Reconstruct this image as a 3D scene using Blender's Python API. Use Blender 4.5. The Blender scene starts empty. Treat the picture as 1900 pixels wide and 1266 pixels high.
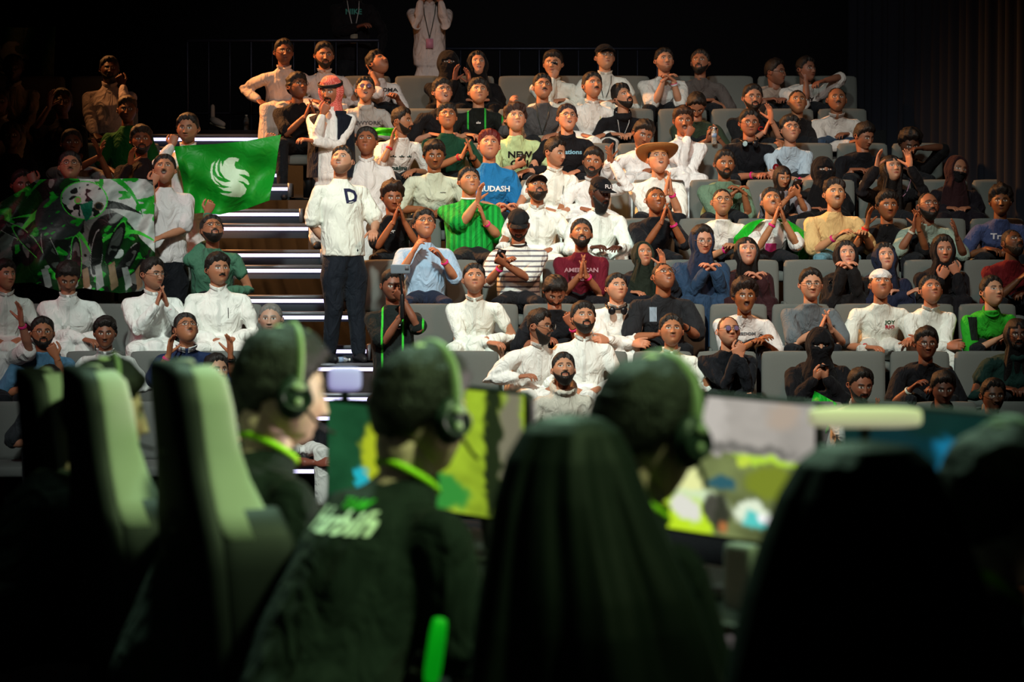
import bpy, math, random
import numpy as np
from mathutils import Vector, Matrix, Euler
from mathutils.bvhtree import BVHTree
from mathutils.geometry import tessellate_polygon

SC = bpy.context.scene
COL = SC.collection
# ------------------------------------------------------------------ camera
F_PX = 5400.0
CAM_Z = 1.6
PITCH = math.atan(253 / F_PX)
cam_d = bpy.data.cameras.new('camera')
cam_d.sensor_width = 36.0
cam_d.lens = F_PX / 1900 * 36.0
cam_d.clip_end = 200
cam_d.dof.use_dof = True
cam_d.dof.focus_distance = 25.2
cam_d.dof.aperture_fstop = 4.5
cam = bpy.data.objects.new('camera', cam_d)
COL.objects.link(cam)
cam.location = (0, 0, CAM_Z)
cam.rotation_euler = (math.pi / 2 - PITCH, 0, 0)
SC.camera = cam
# ------------------------------------------------------------------ world, view
SC.view_settings.view_transform = 'Standard'
SC.view_settings.look = 'None'
SC.view_settings.gamma = 1
SC.view_settings.exposure = 0.0
w = bpy.data.worlds.new('hall_dark'); SC.world = w; w.use_nodes = True
w.node_tree.nodes['Background'].inputs[0].default_value = (0.5, 0.6, 0.8, 1)
w.node_tree.nodes['Background'].inputs[1].default_value = 0.0025

def spot(name, loc, aim, energy, col, size=60, blend=.8, rad=.5):
    l = bpy.data.lights.new(name, 'SPOT'); l.energy = energy; l.color = col
    l.spot_size = math.radians(size); l.spot_blend = blend; l.shadow_soft_size = rad
    o = bpy.data.objects.new(name, l); COL.objects.link(o); o.location = loc
    o.rotation_euler = (Vector(aim) - Vector(loc)).to_track_quat('-Z', 'Y').to_euler()
    return o
def area(name, loc, aim, energy, col, sx, sy, spread=180):
    l = bpy.data.lights.new(name, 'AREA'); l.energy = energy; l.color = col
    l.shape = 'RECTANGLE'; l.size = sx; l.size_y = sy; l.spread = math.radians(spread)
    o = bpy.data.objects.new(name, l); COL.objects.link(o); o.location = loc
    o.rotation_euler = (Vector(aim) - Vector(loc)).to_track_quat('-Z', 'Y').to_euler()
    return o
# arena rig: screen wash on the crowd, warm rims from the roof truss, green stage wash; plus added fills
spot('key_spot', (-2.0, 12.0, 11.3), (.35, 25.4, .4), 12800, (.90, 1, .90), 35, 1.0, .5)
spot('left_spot', (-4.5, 10.0, 8.0), (-2.9, 24.2, -.5), 2300, (.95, 1, .95), 17, 1.0, .4)
spot('top_row_fill_spot', (1.0, 12.0, 7.5), (.6, 29.6, 2.6), 2500, (1, .90, .84), 30, 1.0, .5)  # added fill that lifts the top rows
spot('warm_rim_spot', (-7.0, 29.5, 8.0), (1.0, 26.6, .9), 12000, (1, .40, .12), 46, .9, .3)
spot('warm_front_spot', (5.5, 14.0, 9.0), (.8, 26.5, .8), 2400, (1, .50, .30), 32, 1.0, .4)
spot('red_side_spot', (-8.0, 22.0, 5.5), (-1.3, 25.5, .3), 260, (1, .12, .22), 50, .9, .3)
spot('stage_green_spot', (3.6, 2.9, 6.8), (-.5, 6.2, 1.4), 2700, (.66, 1, .42), 27, 1.0, .3)
spot('stage_teal_spot', (-.6, 9.0, 5.5), (-.1, 6.0, 1.3), 900, (.58, 1, .66), 40, .8, .3)
spot('back_fill_spot', (-3.2, 2.6, 4.5), (-.3, 6.1, 1.3), 22, (.75, 1, .75), 34, .9, .3)  # added weak fill for the shirt lettering and chair backs
spot('face_fill_spot', (3.2, 7.3, 1.46), (-.35, 6.35, 1.16), 600, (1, .84, .80), 27, .6, .15)  # added narrow spot in place of screen glow on the players' faces

def at(px, py, D):
    """point at horizontal distance D on the view ray of a photo pixel"""
    x = (px - 950) / F_PX; v = -(py - 633) / F_PX
    cp, sp = math.cos(PITCH), math.sin(PITCH)
    dy = cp + v * sp; dz = -sp + v * cp
    return np.array([x * D / dy, D, CAM_Z + dz * D / dy])
def sc_px(D): return F_PX / D
# ------------------------------------------------------------------ colours, materials
def lin(h):
    if not isinstance(h, str): return tuple(h)
    o = []
    for i in (0, 2, 4):
        c = int(h[i:i + 2], 16) / 255
        o.append(c / 12.92 if c <= .04045 else ((c + .055) / 1.055) ** 2.4)
    return tuple(o)
_M = {}
def nodes(name):
    m = bpy.data.materials.new(name); m.use_nodes = True
    nt = m.node_tree; b = nt.nodes['Principled BSDF']
    return m, nt, b
def mat(name, col, rough=.6, metal=0, emit=0, spec=.3, noise=0, nscale=40, bump=0, bscale=120):
    key = (name, str(col), rough, metal, emit, noise, bump)
    if key in _M: return _M[key]
    m, nt, b = nodes(name); c = lin(col)
    b.inputs['Base Color'].default_value = (*c, 1); b.inputs['Roughness'].default_value = rough
    b.inputs['Metallic'].default_value = metal; b.inputs['Specular IOR Level'].default_value = spec
    if emit:
        b.inputs['Emission Color'].default_value = (*c, 1); b.inputs['Emission Strength'].default_value = emit
    tc = nt.nodes.new('ShaderNodeTexCoord')
    if noise:
        n = nt.nodes.new('ShaderNodeTexNoise'); n.inputs['Scale'].default_value = nscale
        r = nt.nodes.new('ShaderNodeValToRGB')
        r.color_ramp.elements[0].color = (*[x * (1 - noise) for x in c], 1)
        r.color_ramp.elements[1].color = (*[min(1, x * (1 + noise)) for x in c], 1)
        nt.links.new(tc.outputs['Object'], n.inputs['Vector']); nt.links.new(n.outputs[0], r.inputs[0])
        nt.links.new(r.outputs[0], b.inputs['Base Color'])
    if bump:
        n = nt.nodes.new('ShaderNodeTexNoise'); n.inputs['Scale'].default_value = bscale; n.inputs['Detail'].default_value = 4
        u = nt.nodes.new('ShaderNodeBump'); u.inputs['Strength'].default_value = bump; u.inputs['Distance'].default_value = .01
        nt.links.new(tc.outputs['Object'], n.inputs['Vector']); nt.links.new(n.outputs[0], u.inputs['Height'])
        nt.links.new(u.outputs[0], b.inputs['Normal'])
    _M[key] = m; return m
def cloth_mat(col, kind='', col2='1b1b1b', gloss=.8):
    """cloth with soft wrinkles; kind: stripe (horizontal), pin (vertical tone stripes), green (two bright verticals), camo, lines"""
    key = ('cloth', col, kind, col2)
    if key in _M: return _M[key]
    m, nt, b = nodes('cloth'); c = lin(col); c2 = lin(col2)
    b.inputs['Roughness'].default_value = gloss; b.inputs['Specular IOR Level'].default_value = .15
    b.inputs['Sheen Weight'].default_value = .03
    N = nt.nodes.new; L = nt.links.new
    tc = N('ShaderNodeTexCoord')
    mp = N('ShaderNodeMapping'); mp.inputs['Scale'].default_value = (11, 11, 6); mp.inputs['Rotation'].default_value = (.3, .5, 0)
    n = N('ShaderNodeTexNoise'); n.inputs['Scale'].default_value = 1; n.inputs['Detail'].default_value = 3; n.inputs['Distortion'].default_value = 1.1
    u = N('ShaderNodeBump'); u.inputs['Strength'].default_value = .8; u.inputs['Distance'].default_value = .045
    L(tc.outputs['Object'], mp.inputs[0]); L(mp.outputs[0], n.inputs['Vector']); L(n.outputs[0], u.inputs['Height']); L(u.outputs[0], b.inputs['Normal'])
    b.inputs['Base Color'].default_value = (*c, 1)
    if kind:
        mx = N('ShaderNodeMix'); mx.data_type = 'RGBA'
        mx.inputs[6].default_value = (*c, 1); mx.inputs[7].default_value = (*c2, 1)
        sep = N('ShaderNodeSeparateXYZ'); L(tc.outputs['Object'], sep.inputs[0])
        if kind in ('stripe', 'pin', 'green'):
            src = sep.outputs[2] if kind == 'stripe' else sep.outputs[0]
            per, duty = {'stripe': (.045, .35), 'pin': (.05, .5), 'green': (.17, .1)}[kind]
            a = N('ShaderNodeMath'); a.operation = 'DIVIDE'; a.inputs[1].default_value = per; L(src, a.inputs[0])
            if kind == 'green':
                ad = N('ShaderNodeMath'); ad.operation = 'ADD'; ad.inputs[1].default_value = .55; L(a.outputs[0], ad.inputs[0]); a = ad
            fr = N('ShaderNodeMath'); fr.operation = 'FRACT'; L(a.outputs[0], fr.inputs[0])
            lt = N('ShaderNodeMath'); lt.operation = 'LESS_THAN'; lt.inputs[1].default_value = duty; L(fr.outputs[0], lt.inputs[0])
            L(lt.outputs[0], mx.inputs[0])
        else:
            vo = N('ShaderNodeTexVoronoi' if kind == 'lines' else 'ShaderNodeTexNoise'); vo.inputs['Scale'].default_value = 14
            if kind == 'lines': vo.feature = 'DISTANCE_TO_EDGE'
            L(tc.outputs['Object'], vo.inputs['Vector'])
            lt = N('ShaderNodeMath'); lt.operation = 'LESS_THAN' if kind == 'lines' else 'GREATER_THAN'
            lt.inputs[1].default_value = .05 if kind == 'lines' else .55
            L(vo.outputs[0], lt.inputs[0]); L(lt.outputs[0], mx.inputs[0])
        L(mx.outputs[2], b.inputs['Base Color'])
    _M[key] = m; return m
def vcol_mat(name, rough=.55, emit=0, bump=0, spec=.35, sss=0):
    key = (name, 'vcol', rough, emit)
    if key in _M: return _M[key]
    m, nt, b = nodes(name); N = nt.nodes.new; L = nt.links.new
    a = N('ShaderNodeVertexColor'); a.layer_name = 'Col'
    b.inputs['Roughness'].default_value = rough; b.inputs['Specular IOR Level'].default_value = spec
    L(a.outputs[0], b.inputs['Base Color'])
    if emit:
        b.inputs['Base Color'].default_value = (0, 0, 0, 1); nt.links.remove(b.inputs['Base Color'].links[0])
        L(a.outputs[0], b.inputs['Emission Color']); b.inputs['Emission Strength'].default_value = emit
    if bump:
        tc = N('ShaderNodeTexCoord'); n = N('ShaderNodeTexNoise'); n.inputs['Scale'].default_value = 9; n.inputs['Distortion'].default_value = 1
        u = N('ShaderNodeBump'); u.inputs['Strength'].default_value = bump; u.inputs['Distance'].default_value = .04
        L(tc.outputs['Object'], n.inputs['Vector']); L(n.outputs[0], u.inputs['Height']); L(u.outputs[0], b.inputs['Normal'])
    _M[key] = m; return m
# ------------------------------------------------------------------ mesh helpers (all in numpy, world coordinates)
def mesh_of(name, V, Q=None, T=None, m=None, C=None, smooth=True):
    V = np.asarray(V, dtype=np.float32)
    Q = np.zeros((0, 4), int) if Q is None else np.asarray(Q, int).reshape(-1, 4)
    T = np.zeros((0, 3), int) if T is None else np.asarray(T, int).reshape(-1, 3)
    me = bpy.data.meshes.new(name)
    nl = Q.size + T.size; nf = len(Q) + len(T)
    me.vertices.add(len(V)); me.vertices.foreach_set('co', V.ravel())
    me.loops.add(nl); me.loops.foreach_set('vertex_index', np.concatenate([Q.ravel(), T.ravel()]).astype(np.int32))
    me.polygons.add(nf)
    st = np.concatenate([np.arange(len(Q)) * 4, Q.size + np.arange(len(T)) * 3]).astype(np.int32)
    me.polygons.foreach_set('loop_start', st)
    me.update(calc_edges=True)
    if smooth: me.polygons.foreach_set('use_smooth', np.ones(nf, bool))
    if C is not None:
        ca = me.color_attributes.new('Col', 'FLOAT_COLOR', 'POINT')
        ca.data.foreach_set('color', np.hstack([C, np.ones((len(C), 1))]).astype(np.float32).ravel())
    if m: me.materials.append(m)
    return me
def link(name, me, parent=None, org=None):
    o = bpy.data.objects.new(name, me); COL.objects.link(o)
    if parent is not None: o.parent = parent
    elif org is not None: o.location = org
    return o
def add(name, V, Q=None, T=None, m=None, parent=None, org=(0, 0, 0), C=None, smooth=True):
    return link(name, mesh_of(name, np.asarray(V) - np.asarray(org), Q, T, m, C, smooth), parent, None if parent is not None else org)
def tag(o, label, cat, group=None, kind=None):
    o['label'] = label; o['category'] = cat
    if group: o['group'] = group
    if kind: o['kind'] = kind
    return o
def empty(name, loc, label=None, cat=None, group=None):
    o = bpy.data.objects.new(name, None); COL.objects.link(o); o.location = loc; o.empty_display_size = .1
    if label: tag(o, label, cat, group)
    return o
def struct(o):
    o['kind'] = 'structure'; return o
class G:
    """accumulates primitives"""
    def __init__(s): s.V = []; s.Q = []; s.T = []; s.n = 0
    def put(s, V, Q=None, T=None):
        V = np.asarray(V, float); s.V.append(V)
        if Q is not None and len(Q): s.Q.append(np.asarray(Q) + s.n)
        if T is not None and len(T): s.T.append(np.asarray(T) + s.n)
        s.n += len(V); return s
    def arr(s):
        V = np.vstack(s.V); Q = np.vstack(s.Q) if s.Q else np.zeros((0, 4), int); T = np.vstack(s.T) if s.T else np.zeros((0, 3), int)
        return V, Q, T
    def box(s, c, h, R=None, bev=0):
        c = np.array(c, float); hx, hy, hz = h
        if bev <= 0:
            V = np.array([[x, y, z] for z in (-hz, hz) for y in (-hy, hy) for x in (-hx, hx)])
            Q = [[0, 2, 3, 1], [4, 5, 7, 6], [0, 1, 5, 4], [2, 6, 7, 3], [0, 4, 6, 2], [1, 3, 7, 5]]
            T = None
        else:   # rounded box: deform a subdivided sphere-ish grid
            U, Q, T = sph(20, 12)
            V = np.sign(U) * np.abs(U) ** .35
            V = V / np.maximum(1e-6, np.abs(V).max(axis=1, keepdims=True)) * (1 - .0) * np.ones(3)
            inner = np.array([hx, hy, hz]) - bev
            V = V * inner + U * bev
        if R is not None: V = V @ np.asarray(R).T
        return s.put(V + c, Q, T)
    def tube(s, pts, rad, seg=10, caps=True, flat=None, up=None):
        """swept tube with hemispherical ends; flat: (a,b) ellipse factors"""
        P = np.array(pts, float); Rr = np.array(rad, float) if np.ndim(rad) else np.full(len(P), float(rad))
        if caps:
            d0 = P[0] - P[1]; d0 /= np.linalg.norm(d0) + 1e-9; d1 = P[-1] - P[-2]; d1 /= np.linalg.norm(d1) + 1e-9
            e = [(.75, .66), (.98, .2)]
            pre = [P[0] + d0 * Rr[0] * a for a, b in reversed(e)]; pr = [Rr[0] * b for a, b in reversed(e)]
            post = [P[-1] + d1 * Rr[-1] * a for a, b in e]; po = [Rr[-1] * b for a, b in e]
            P = np.vstack([pre, P, post]); Rr = np.concatenate([pr, Rr, po])
        n = len(P); D = np.gradient(P, axis=0); D /= np.linalg.norm(D, axis=1, keepdims=True) + 1e-9
        u = np.array(up if up is not None else (0, 0, 1.), float)
        if abs(D[n // 2] @ u) > .9: u = np.array((0, 1., 0)) if up is None else u
        a = np.arange(seg) / seg * 2 * np.pi
        V = []
        for i in range(n):
            x = np.cross(D[i], u); nx = np.linalg.norm(x)
            x = x / nx if nx > 1e-5 else px_
            y = np.cross(x, D[i]); px_ = x
            fa, fb = flat if flat else (1, 1)
            V.append(P[i] + Rr[i] * (fa * np.outer(np.cos(a), x) + fb * np.outer(np.sin(a), y)))
        V = np.vstack(V); Q = []
        for i in range(n - 1):
            for j in range(seg):
                k = (j + 1) % seg
                Q.append((i * seg + j, i * seg + k, (i + 1) * seg + k, (i + 1) * seg + j))
        T = []
        b = len(V); V = np.vstack([V, P[0], P[-1]])
        for j in range(seg):
            k = (j + 1) % seg
            T.append((b, k, j)); T.append((b + 1, (n - 1) * seg + j, (n - 1) * seg + k))
        return s.put(V, Q, T)
    def loft(s, rings):
        """rings: (center, xaxis*rx, yaxis*ry) closed loft"""
        seg = 20; a = np.arange(seg) / seg * 2 * np.pi; V = []
        for c, X, Y in rings: V.append(np.asarray(c) + np.outer(np.cos(a), X) + np.outer(np.sin(a), Y))
        n = len(V); V = np.vstack(V); Q = []
        for i in range(n - 1):
            for j in range(seg):
                k = (j + 1) % seg; Q.append((i * seg + j, i * seg + k, (i + 1) * seg + k, (i + 1) * seg + j))
        b = len(V); V = np.vstack([V, rings[0][0], rings[-1][0]]); T = []
        for j in range(seg):
            k = (j + 1) % seg; T.append((b, k, j)); T.append((b + 1, (n - 1) * seg + j, (n - 1) * seg + k))
        return s.put(V, Q, T)
    def ball(s, c, r, R=None):
        U, Q, T = sph(14, 9); V = U * np.asarray(r)
        if R is not None: V = V @ np.asarray(R).T
        return s.put(V + np.asarray(c), Q, T)
    def torus(s, c, R0, r0, ax=(0, 0, 1), seg=24, sq=(1, 1), rs=8):
        ax = np.array(ax, float); ax /= np.linalg.norm(ax); h = np.array((1., 0, 0)) if abs(ax[0]) < .9 else np.array((0, 1., 0))
        x = np.cross(h, ax); x /= np.linalg.norm(x); y = np.cross(ax, x)
        a = np.arange(seg) / seg * 2 * np.pi; V = []
        for t in a:
            d = np.cos(t) * x * sq[0] + np.sin(t) * y * sq[1]; dd = d / np.linalg.norm(d)
            for q in range(rs):
                b = q / rs * 2 * np.pi; V.append(np.asarray(c) + d * R0 + r0 * (np.cos(b) * dd + np.sin(b) * ax))
        Q = [(i * rs + j, ((i + 1) % seg) * rs + j, ((i + 1) % seg) * rs + (j + 1) % rs, i * rs + (j + 1) % rs) for i in range(seg) for j in range(rs)]
        return s.put(V, Q)
_S = {}
def sph(nlon, nlat):
    if (nlon, nlat) in _S: return _S[(nlon, nlat)]
    ph = np.arange(nlon) / nlon * 2 * np.pi; th = (np.arange(nlat) + 1) / (nlat + 1) * np.pi
    r = _grid(ph, th)[0:3]; _S[(nlon, nlat)] = r; return r
def _grid(ph, th):
    nlon, nlat = len(ph), len(th)
    TH, PH = np.meshgrid(th, ph, indexing='ij'); TH = TH.ravel(); PH = PH.ravel()
    V = np.stack([np.sin(TH) * np.sin(PH), -np.sin(TH) * np.cos(PH), np.cos(TH)], 1)
    i, j = np.meshgrid(np.arange(nlat - 1), np.arange(nlon), indexing='ij'); i = i.ravel(); j = j.ravel(); k = (j + 1) % nlon
    Q = np.stack([i * nlon + j, (i + 1) * nlon + j, (i + 1) * nlon + k, i * nlon + k], 1)
    b = len(V); V = np.vstack([V, [0, 0, 1], [0, 0, -1]]); j = np.arange(nlon); k = (j + 1) % nlon
    T = np.vstack([np.stack([np.full(nlon, b), j, k], 1), np.stack([np.full(nlon, b + 1), (nlat - 1) * nlon + k, (nlat - 1) * nlon + j], 1)])
    TH = np.concatenate([TH, [0, np.pi]]); PH = np.concatenate([PH, [0, 0]])
    return V, Q, T, TH, PH
def sstep(x): x = np.clip(x, 0, 1); return x * x * (3 - 2 * x)
def normals(V, Q):
    a = V[Q[:, 2]] - V[Q[:, 0]]; b = V[Q[:, 3]] - V[Q[:, 1]]; n = np.cross(a, b); N = np.zeros_like(V)
    for i in range(4): np.add.at(N, Q[:, i], n)
    return N / (np.linalg.norm(N, axis=1, keepdims=True) + 1e-12)
def wav(P, freq, seed, octs=3):
    r = np.random.RandomState(seed); o = np.zeros(len(P))
    for i in range(octs * 3):
        k = r.randn(3); k = k / np.linalg.norm(k) * freq * (1.6 ** (i // 3)); o += np.sin(P @ k + r.rand() * 6.28) / (1.5 ** (i // 3))
    return o / (octs * 1.6)
def rotz(a): c, s = math.cos(a), math.sin(a); return np.array([[c, -s, 0], [s, c, 0], [0, 0, 1.]])
def rotx(a): c, s = math.cos(a), math.sin(a); return np.array([[1, 0, 0], [0, c, -s], [0, s, c]])
def roty(a): c, s = math.cos(a), math.sin(a); return np.array([[c, 0, s], [0, 1, 0], [-s, 0, c]])
# ------------------------------------------------------------------ deferred voxel unions
JOBS = []
def union(g, voxel, cb, it=4):
    V, Q, T = g.arr(); me = mesh_of('tmp', V, Q, T)
    o = bpy.data.objects.new('tmp', me); COL.objects.link(o)
    r = o.modifiers.new('r', 'REMESH'); r.mode = 'VOXEL'; r.voxel_size = voxel
    s = o.modifiers.new('s', 'SMOOTH'); s.factor = .5; s.iterations = it
    JOBS.append((o, cb))
def text_job(txt, size, cb, bold=.0, shear=0):
    cu = bpy.data.curves.new('tmp', 'FONT'); cu.body = txt; cu.size = size; cu.align_x = 'CENTER'; cu.offset = bold; cu.resolution_u = 2; cu.shear = shear
    o = bpy.data.objects.new('tmp', cu); COL.objects.link(o); JOBS.append((o, cb))
def run_jobs():
    dg = bpy.context.evaluated_depsgraph_get(); dg.update()
    res = []
    for o, cb in JOBS:
        me = o.evaluated_get(dg).to_mesh()
        V = np.zeros(len(me.vertices) * 3, np.float32); me.vertices.foreach_get('co', V)
        if o.type == 'FONT':
            F = [tuple(p.vertices) for p in me.polygons]
        else:
            F = np.zeros(len(me.loops), np.int32); me.loops.foreach_get('vertex_index', F); F = F.reshape(-1, 4)
        res.append((V.reshape(-1, 3).astype(float), F)); o.evaluated_get(dg).to_mesh_clear()
    for (o, cb) in JOBS:
        d = o.data; t = o.type; bpy.data.objects.remove(o)
        (bpy.data.curves if t == 'FONT' else bpy.data.meshes).remove(d)
    todo = list(zip([cb for _, cb in JOBS], res)); JOBS.clear()
    for cb, (V, F) in todo: cb(V, F)
# ------------------------------------------------------------------ heads
_t = np.arange(84) / 84 * 2 * np.pi
_u = (np.arange(56) + 1) / 57 * np.pi
HG = _grid(_t - .45 * np.sin(_t), _u + .24 * np.sin(2 * _u))
_t = np.arange(64) / 64 * 2 * np.pi
HH = _grid(_t, (np.arange(40) + 1) / 41 * np.pi)
def skull(G_, wf=1., jaw=1.):
    """bare head surface for a direction grid, face towards -y, centre at mid-height"""
    U, Q, T, TH, PH = G_
    st = np.clip(np.sin(TH), 0, 1) ** .82; z = .118 * np.cos(TH)
    lo = np.clip(-z / .118, 0, 1)
    a = .086 * wf * (1 - (.34 / jaw) * lo ** 1.6); back = np.cos(PH) < 0
    b = np.where(back, .100 * (1 - .30 * lo), .096 * (1 - .10 * lo))
    x = a * st * np.sin(PH); y = -b * st * np.cos(PH) - .022 * lo ** 1.5 + .006
    hi = np.clip(z / .118, 0, 1); y += .012 * hi
    return np.stack([x, y, z], 1), PH
def feature(P, PH, nose=1., op=0., seed=0, beard=0.):
    x, y, z = P.T; w = sstep((np.cos(PH) - .05) / .5); g = lambda cx, cz, sx, sz: np.exp(-((np.abs(x) - cx) / sx) ** 2 - ((z - cz) / sz) ** 2)
    d = np.zeros_like(x)
    rz = np.clip((.030 - z) / .060, 0, 1)
    d += np.where((z < .034) & (z > -.030), .025 * nose * rz ** 1.2, 0) * np.exp(-(x / (.008 + .006 * rz)) ** 2)
    d += .022 * nose * np.exp(-(x / .012) ** 2) * np.where(z <= -.030, np.exp(-((z + .030) / .006) ** 2), 0)
    d += .009 * g(.014, -.028, .007, .008)
    d -= .011 * g(.032, .012, .017, .013); d += .006 * g(.032, .011, .011, .009)
    d += .005 * g(.028, .032, .022, .008)
    d += .005 * g(.045, -.018, .018, .018)
    d -= .003 * np.exp(-(x / .012) ** 2 - ((z + .041) / .006) ** 2)
    d += .0065 * np.exp(-(x / .021) ** 2 - ((z + .050) / .0045) ** 2) + .0065 * np.exp(-(x / .018) ** 2 - ((z + .061) / .005) ** 2)
    d -= (.004 + .012 * op) * np.exp(-(x / (.016)) ** 2 - ((z + .0555) / (.0028 + .005 * op)) ** 2)
    d += .009 * np.exp(-(x / .020) ** 2 - ((z + .088) / .014) ** 2)
    P = P.copy(); P[:, 1] -= d * w; P[:, 2] -= op * .012 * sstep((-z - .055) / .03) * w
    return P, w
def face_cols(P0, w, skin, hair, gaze=(0, .3), op=0., brow=1., stub=0., female=False, must=0.):
    x, y, z = P0.T; n = len(x); C = np.tile(skin, (n, 1)); front = w > .3
    def mix(mask, c, a=1.):
        m = np.clip(mask * a, 0, 1)[:, None]; C[:] = C * (1 - m) + np.array(c) * m
    ax = np.abs(x)
    # warm cheeks/nose, darker sockets
    mix(np.exp(-((ax - .045) / .02) ** 2 - ((z + .02) / .02) ** 2) * front, [skin[0] * 1.05, skin[1] * .80, skin[2] * .75], .6)
    mix(np.exp(-((ax - .032) / .02) ** 2 - ((z - .010) / .013) ** 2) * front, np.array(skin) * .55, .7)
    bz = .030 + .006 * np.clip((ax - .012) / .03, 0, 1) - .010 * np.clip((ax - .038) / .015, 0, 1)
    mix(sstep(1.6 - np.abs(z - bz) / .0050) * sstep((ax - .008) / .006) * sstep((.057 - ax) / .008) * front, hair, (.75 if female else .95) * brow)
    ex = (ax - .0325) / .0175; ez = (z - .011) / .0072
    r = ex ** 2 + ez ** 2
    mix(sstep(2.1 - r) * front * (z > .010), [.02, .012, .01], .9)
    mix(sstep((1.15 - r) / .3) * front, [.50, .46, .42])
    gx = np.where(x > 0, x - .0325, x + .0325) - gaze[0] * .006; gz = z - .011 - gaze[1] * .004
    mix(sstep(1.7 - (gx ** 2 + gz ** 2) / .0071 ** 2) * (r < 1.3) * front, [.015, .009, .006])
    # lips and mouth
    lc = [skin[0] * .80, skin[1] * .45, skin[2] * .45] if not female else [skin[0] * .75, skin[1] * .28, skin[2] * .28]
    mix(sstep((1.25 - (x / .025) ** 2 - ((z + .0555) / (.0095 + .004 * op)) ** 2) / .4) * front, lc, .85)
    mix(sstep((1.2 - (x / (.020)) ** 2 - ((z + .0555) / (.0020 + .0075 * op)) ** 2) / .4) * front, [.03, .008, .008], .95)
    if op > .3: mix(sstep((1 - (x / .013) ** 2 - ((z + .0515) / .0025) ** 2) / .4) * front, [.55, .5, .45], .8)
    if stub:
        ph = np.abs(np.arctan2(x, -y)); zb = np.interp(ph, [0, .5, 1.0, 1.5, 1.9], [-.068, -.062, -.045, -.005, -.005])
        m = sstep((zb - z) / .012) * sstep((1.75 - ph) / .2)
        mm = sstep((1.2 - ((x) / .030) ** 2 - ((z + .0405) / .006) ** 2) / .5)
        mix(np.maximum(m, mm) * (np.abs(z + .0555) > .0005), np.array(hair) * 1.0 + np.array(skin) * .10, stub)
    if must:
        mix(sstep((1.2 - (x / .027) ** 2 - ((z + .0415 + .15 * ax * ax / .027) / .0062) ** 2) / .4) * front, hair, must)
    return C
HAIRLINE = ([0, .5, .85, 1.15, 1.45, 1.62, 2.0, 2.6, 3.2], [.079, .076, .052, .030, -.008, .012, -.010, -.045, -.058])
HSTY = {'short': (.025, 0, .3), 'fade': (.026, 1, .3), 'buzz': (.005, 0, 0), 'mid': (.030, 0, .4), 'curly': (.034, 0, 1.), 'afro': (.048, 0, 1.2),
        'top': (.034, 1, .5), 'tcurly': (.036, 1, 1.1), 'thin': (.006, 0, 0), 'grey': (.015, 0, .2), 'under': (.011, 0, 0)}
def hair_shell(kind, seed, wf):
    th, fade, cur = HSTY[kind]
    P, PH = skull(HH, wf); x, y, z = P.T; ph = np.abs(((PH + np.pi) % (2 * np.pi)) - np.pi)
    zl = np.interp(ph, *HAIRLINE)
    if kind == 'thin': zl = zl + .03 * (ph < 1.2)
    if kind in ('mid', 'curly', 'afro'): zl = zl - .012 * (ph < .6) - .012 * (ph > 1.7)
    zl = zl + .005 * np.sin(ph * 11 + seed) + .003 * np.sin(ph * 23 + seed * 2)
    m = sstep((z - zl) / .014)
    side = (.25 if fade else .5); t = th * (side + (1 - side) * sstep((z - .02) / .07))
    t = t * (1 + .25 * np.cos(PH) * (z > .05))
    n = P / np.linalg.norm(P, axis=1, keepdims=True)
    d = t * m - .010 * (1 - m)
    d += m * (.0034 * wav(P, 75, seed) + .0016 * wav(P, 200, seed + 9, 2) + cur * .0065 * wav(P, 130, seed + 1, 2)) * (1 if not fade else sstep((z - .01) / .05) * .8 + .2)
    return P + n * d[:, None]
def beard_shell(kind, seed, wf, jaw, op=0):
    P, PH = skull(HG, wf, jaw); P1, w = feature(P, PH, op=op); x, y, z = P.T; ph = np.abs(((PH + np.pi) % (2 * np.pi)) - np.pi)
    zb = np.interp(ph, [0, .5, 1.0, 1.45, 1.9], [-.069, -.058, -.038, .002, .0])
    if kind == 'goat': zb = zb - 1.0 * (ph > .5)
    m = sstep((zb - z) / .012) * sstep((1.62 - ph) / .15)
    if kind == 'must': m = m * 0
    mo = sstep((1.25 - (x / .031) ** 2 - ((z + .0405 + .25 * np.abs(x) * np.abs(x) / .03) / .0065) ** 2) / .5) * (w > .3)
    if kind != 'must':
        ring = sstep((1.2 - ((np.abs(x) - .028) / .006) ** 2 - ((z + .055) / .016) ** 2) / .5) * (w > .3); mo = np.maximum(mo, ring)
    m = np.maximum(m, mo)
    th = {'full': .010, 'long': .016, 'huge': .026, 'must': .006, 'goat': .006, 'trim': .0055}[kind]
    n = P / np.linalg.norm(P, axis=1, keepdims=True)
    t = np.where(mo > .5, np.minimum(th, .006), th * (.45 + .55 * sstep((-z - .05) / .05)))
    d = t * m - .007 * (1 - m) + m * .0016 * wav(P, 170, seed)
    P2 = P1 + n * d[:, None]
    if kind in ('huge', 'long'): P2[:, 2] -= {'huge': .035, 'long': .014}[kind] * m * sstep((-z - .075) / .03)
    return P2
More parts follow.
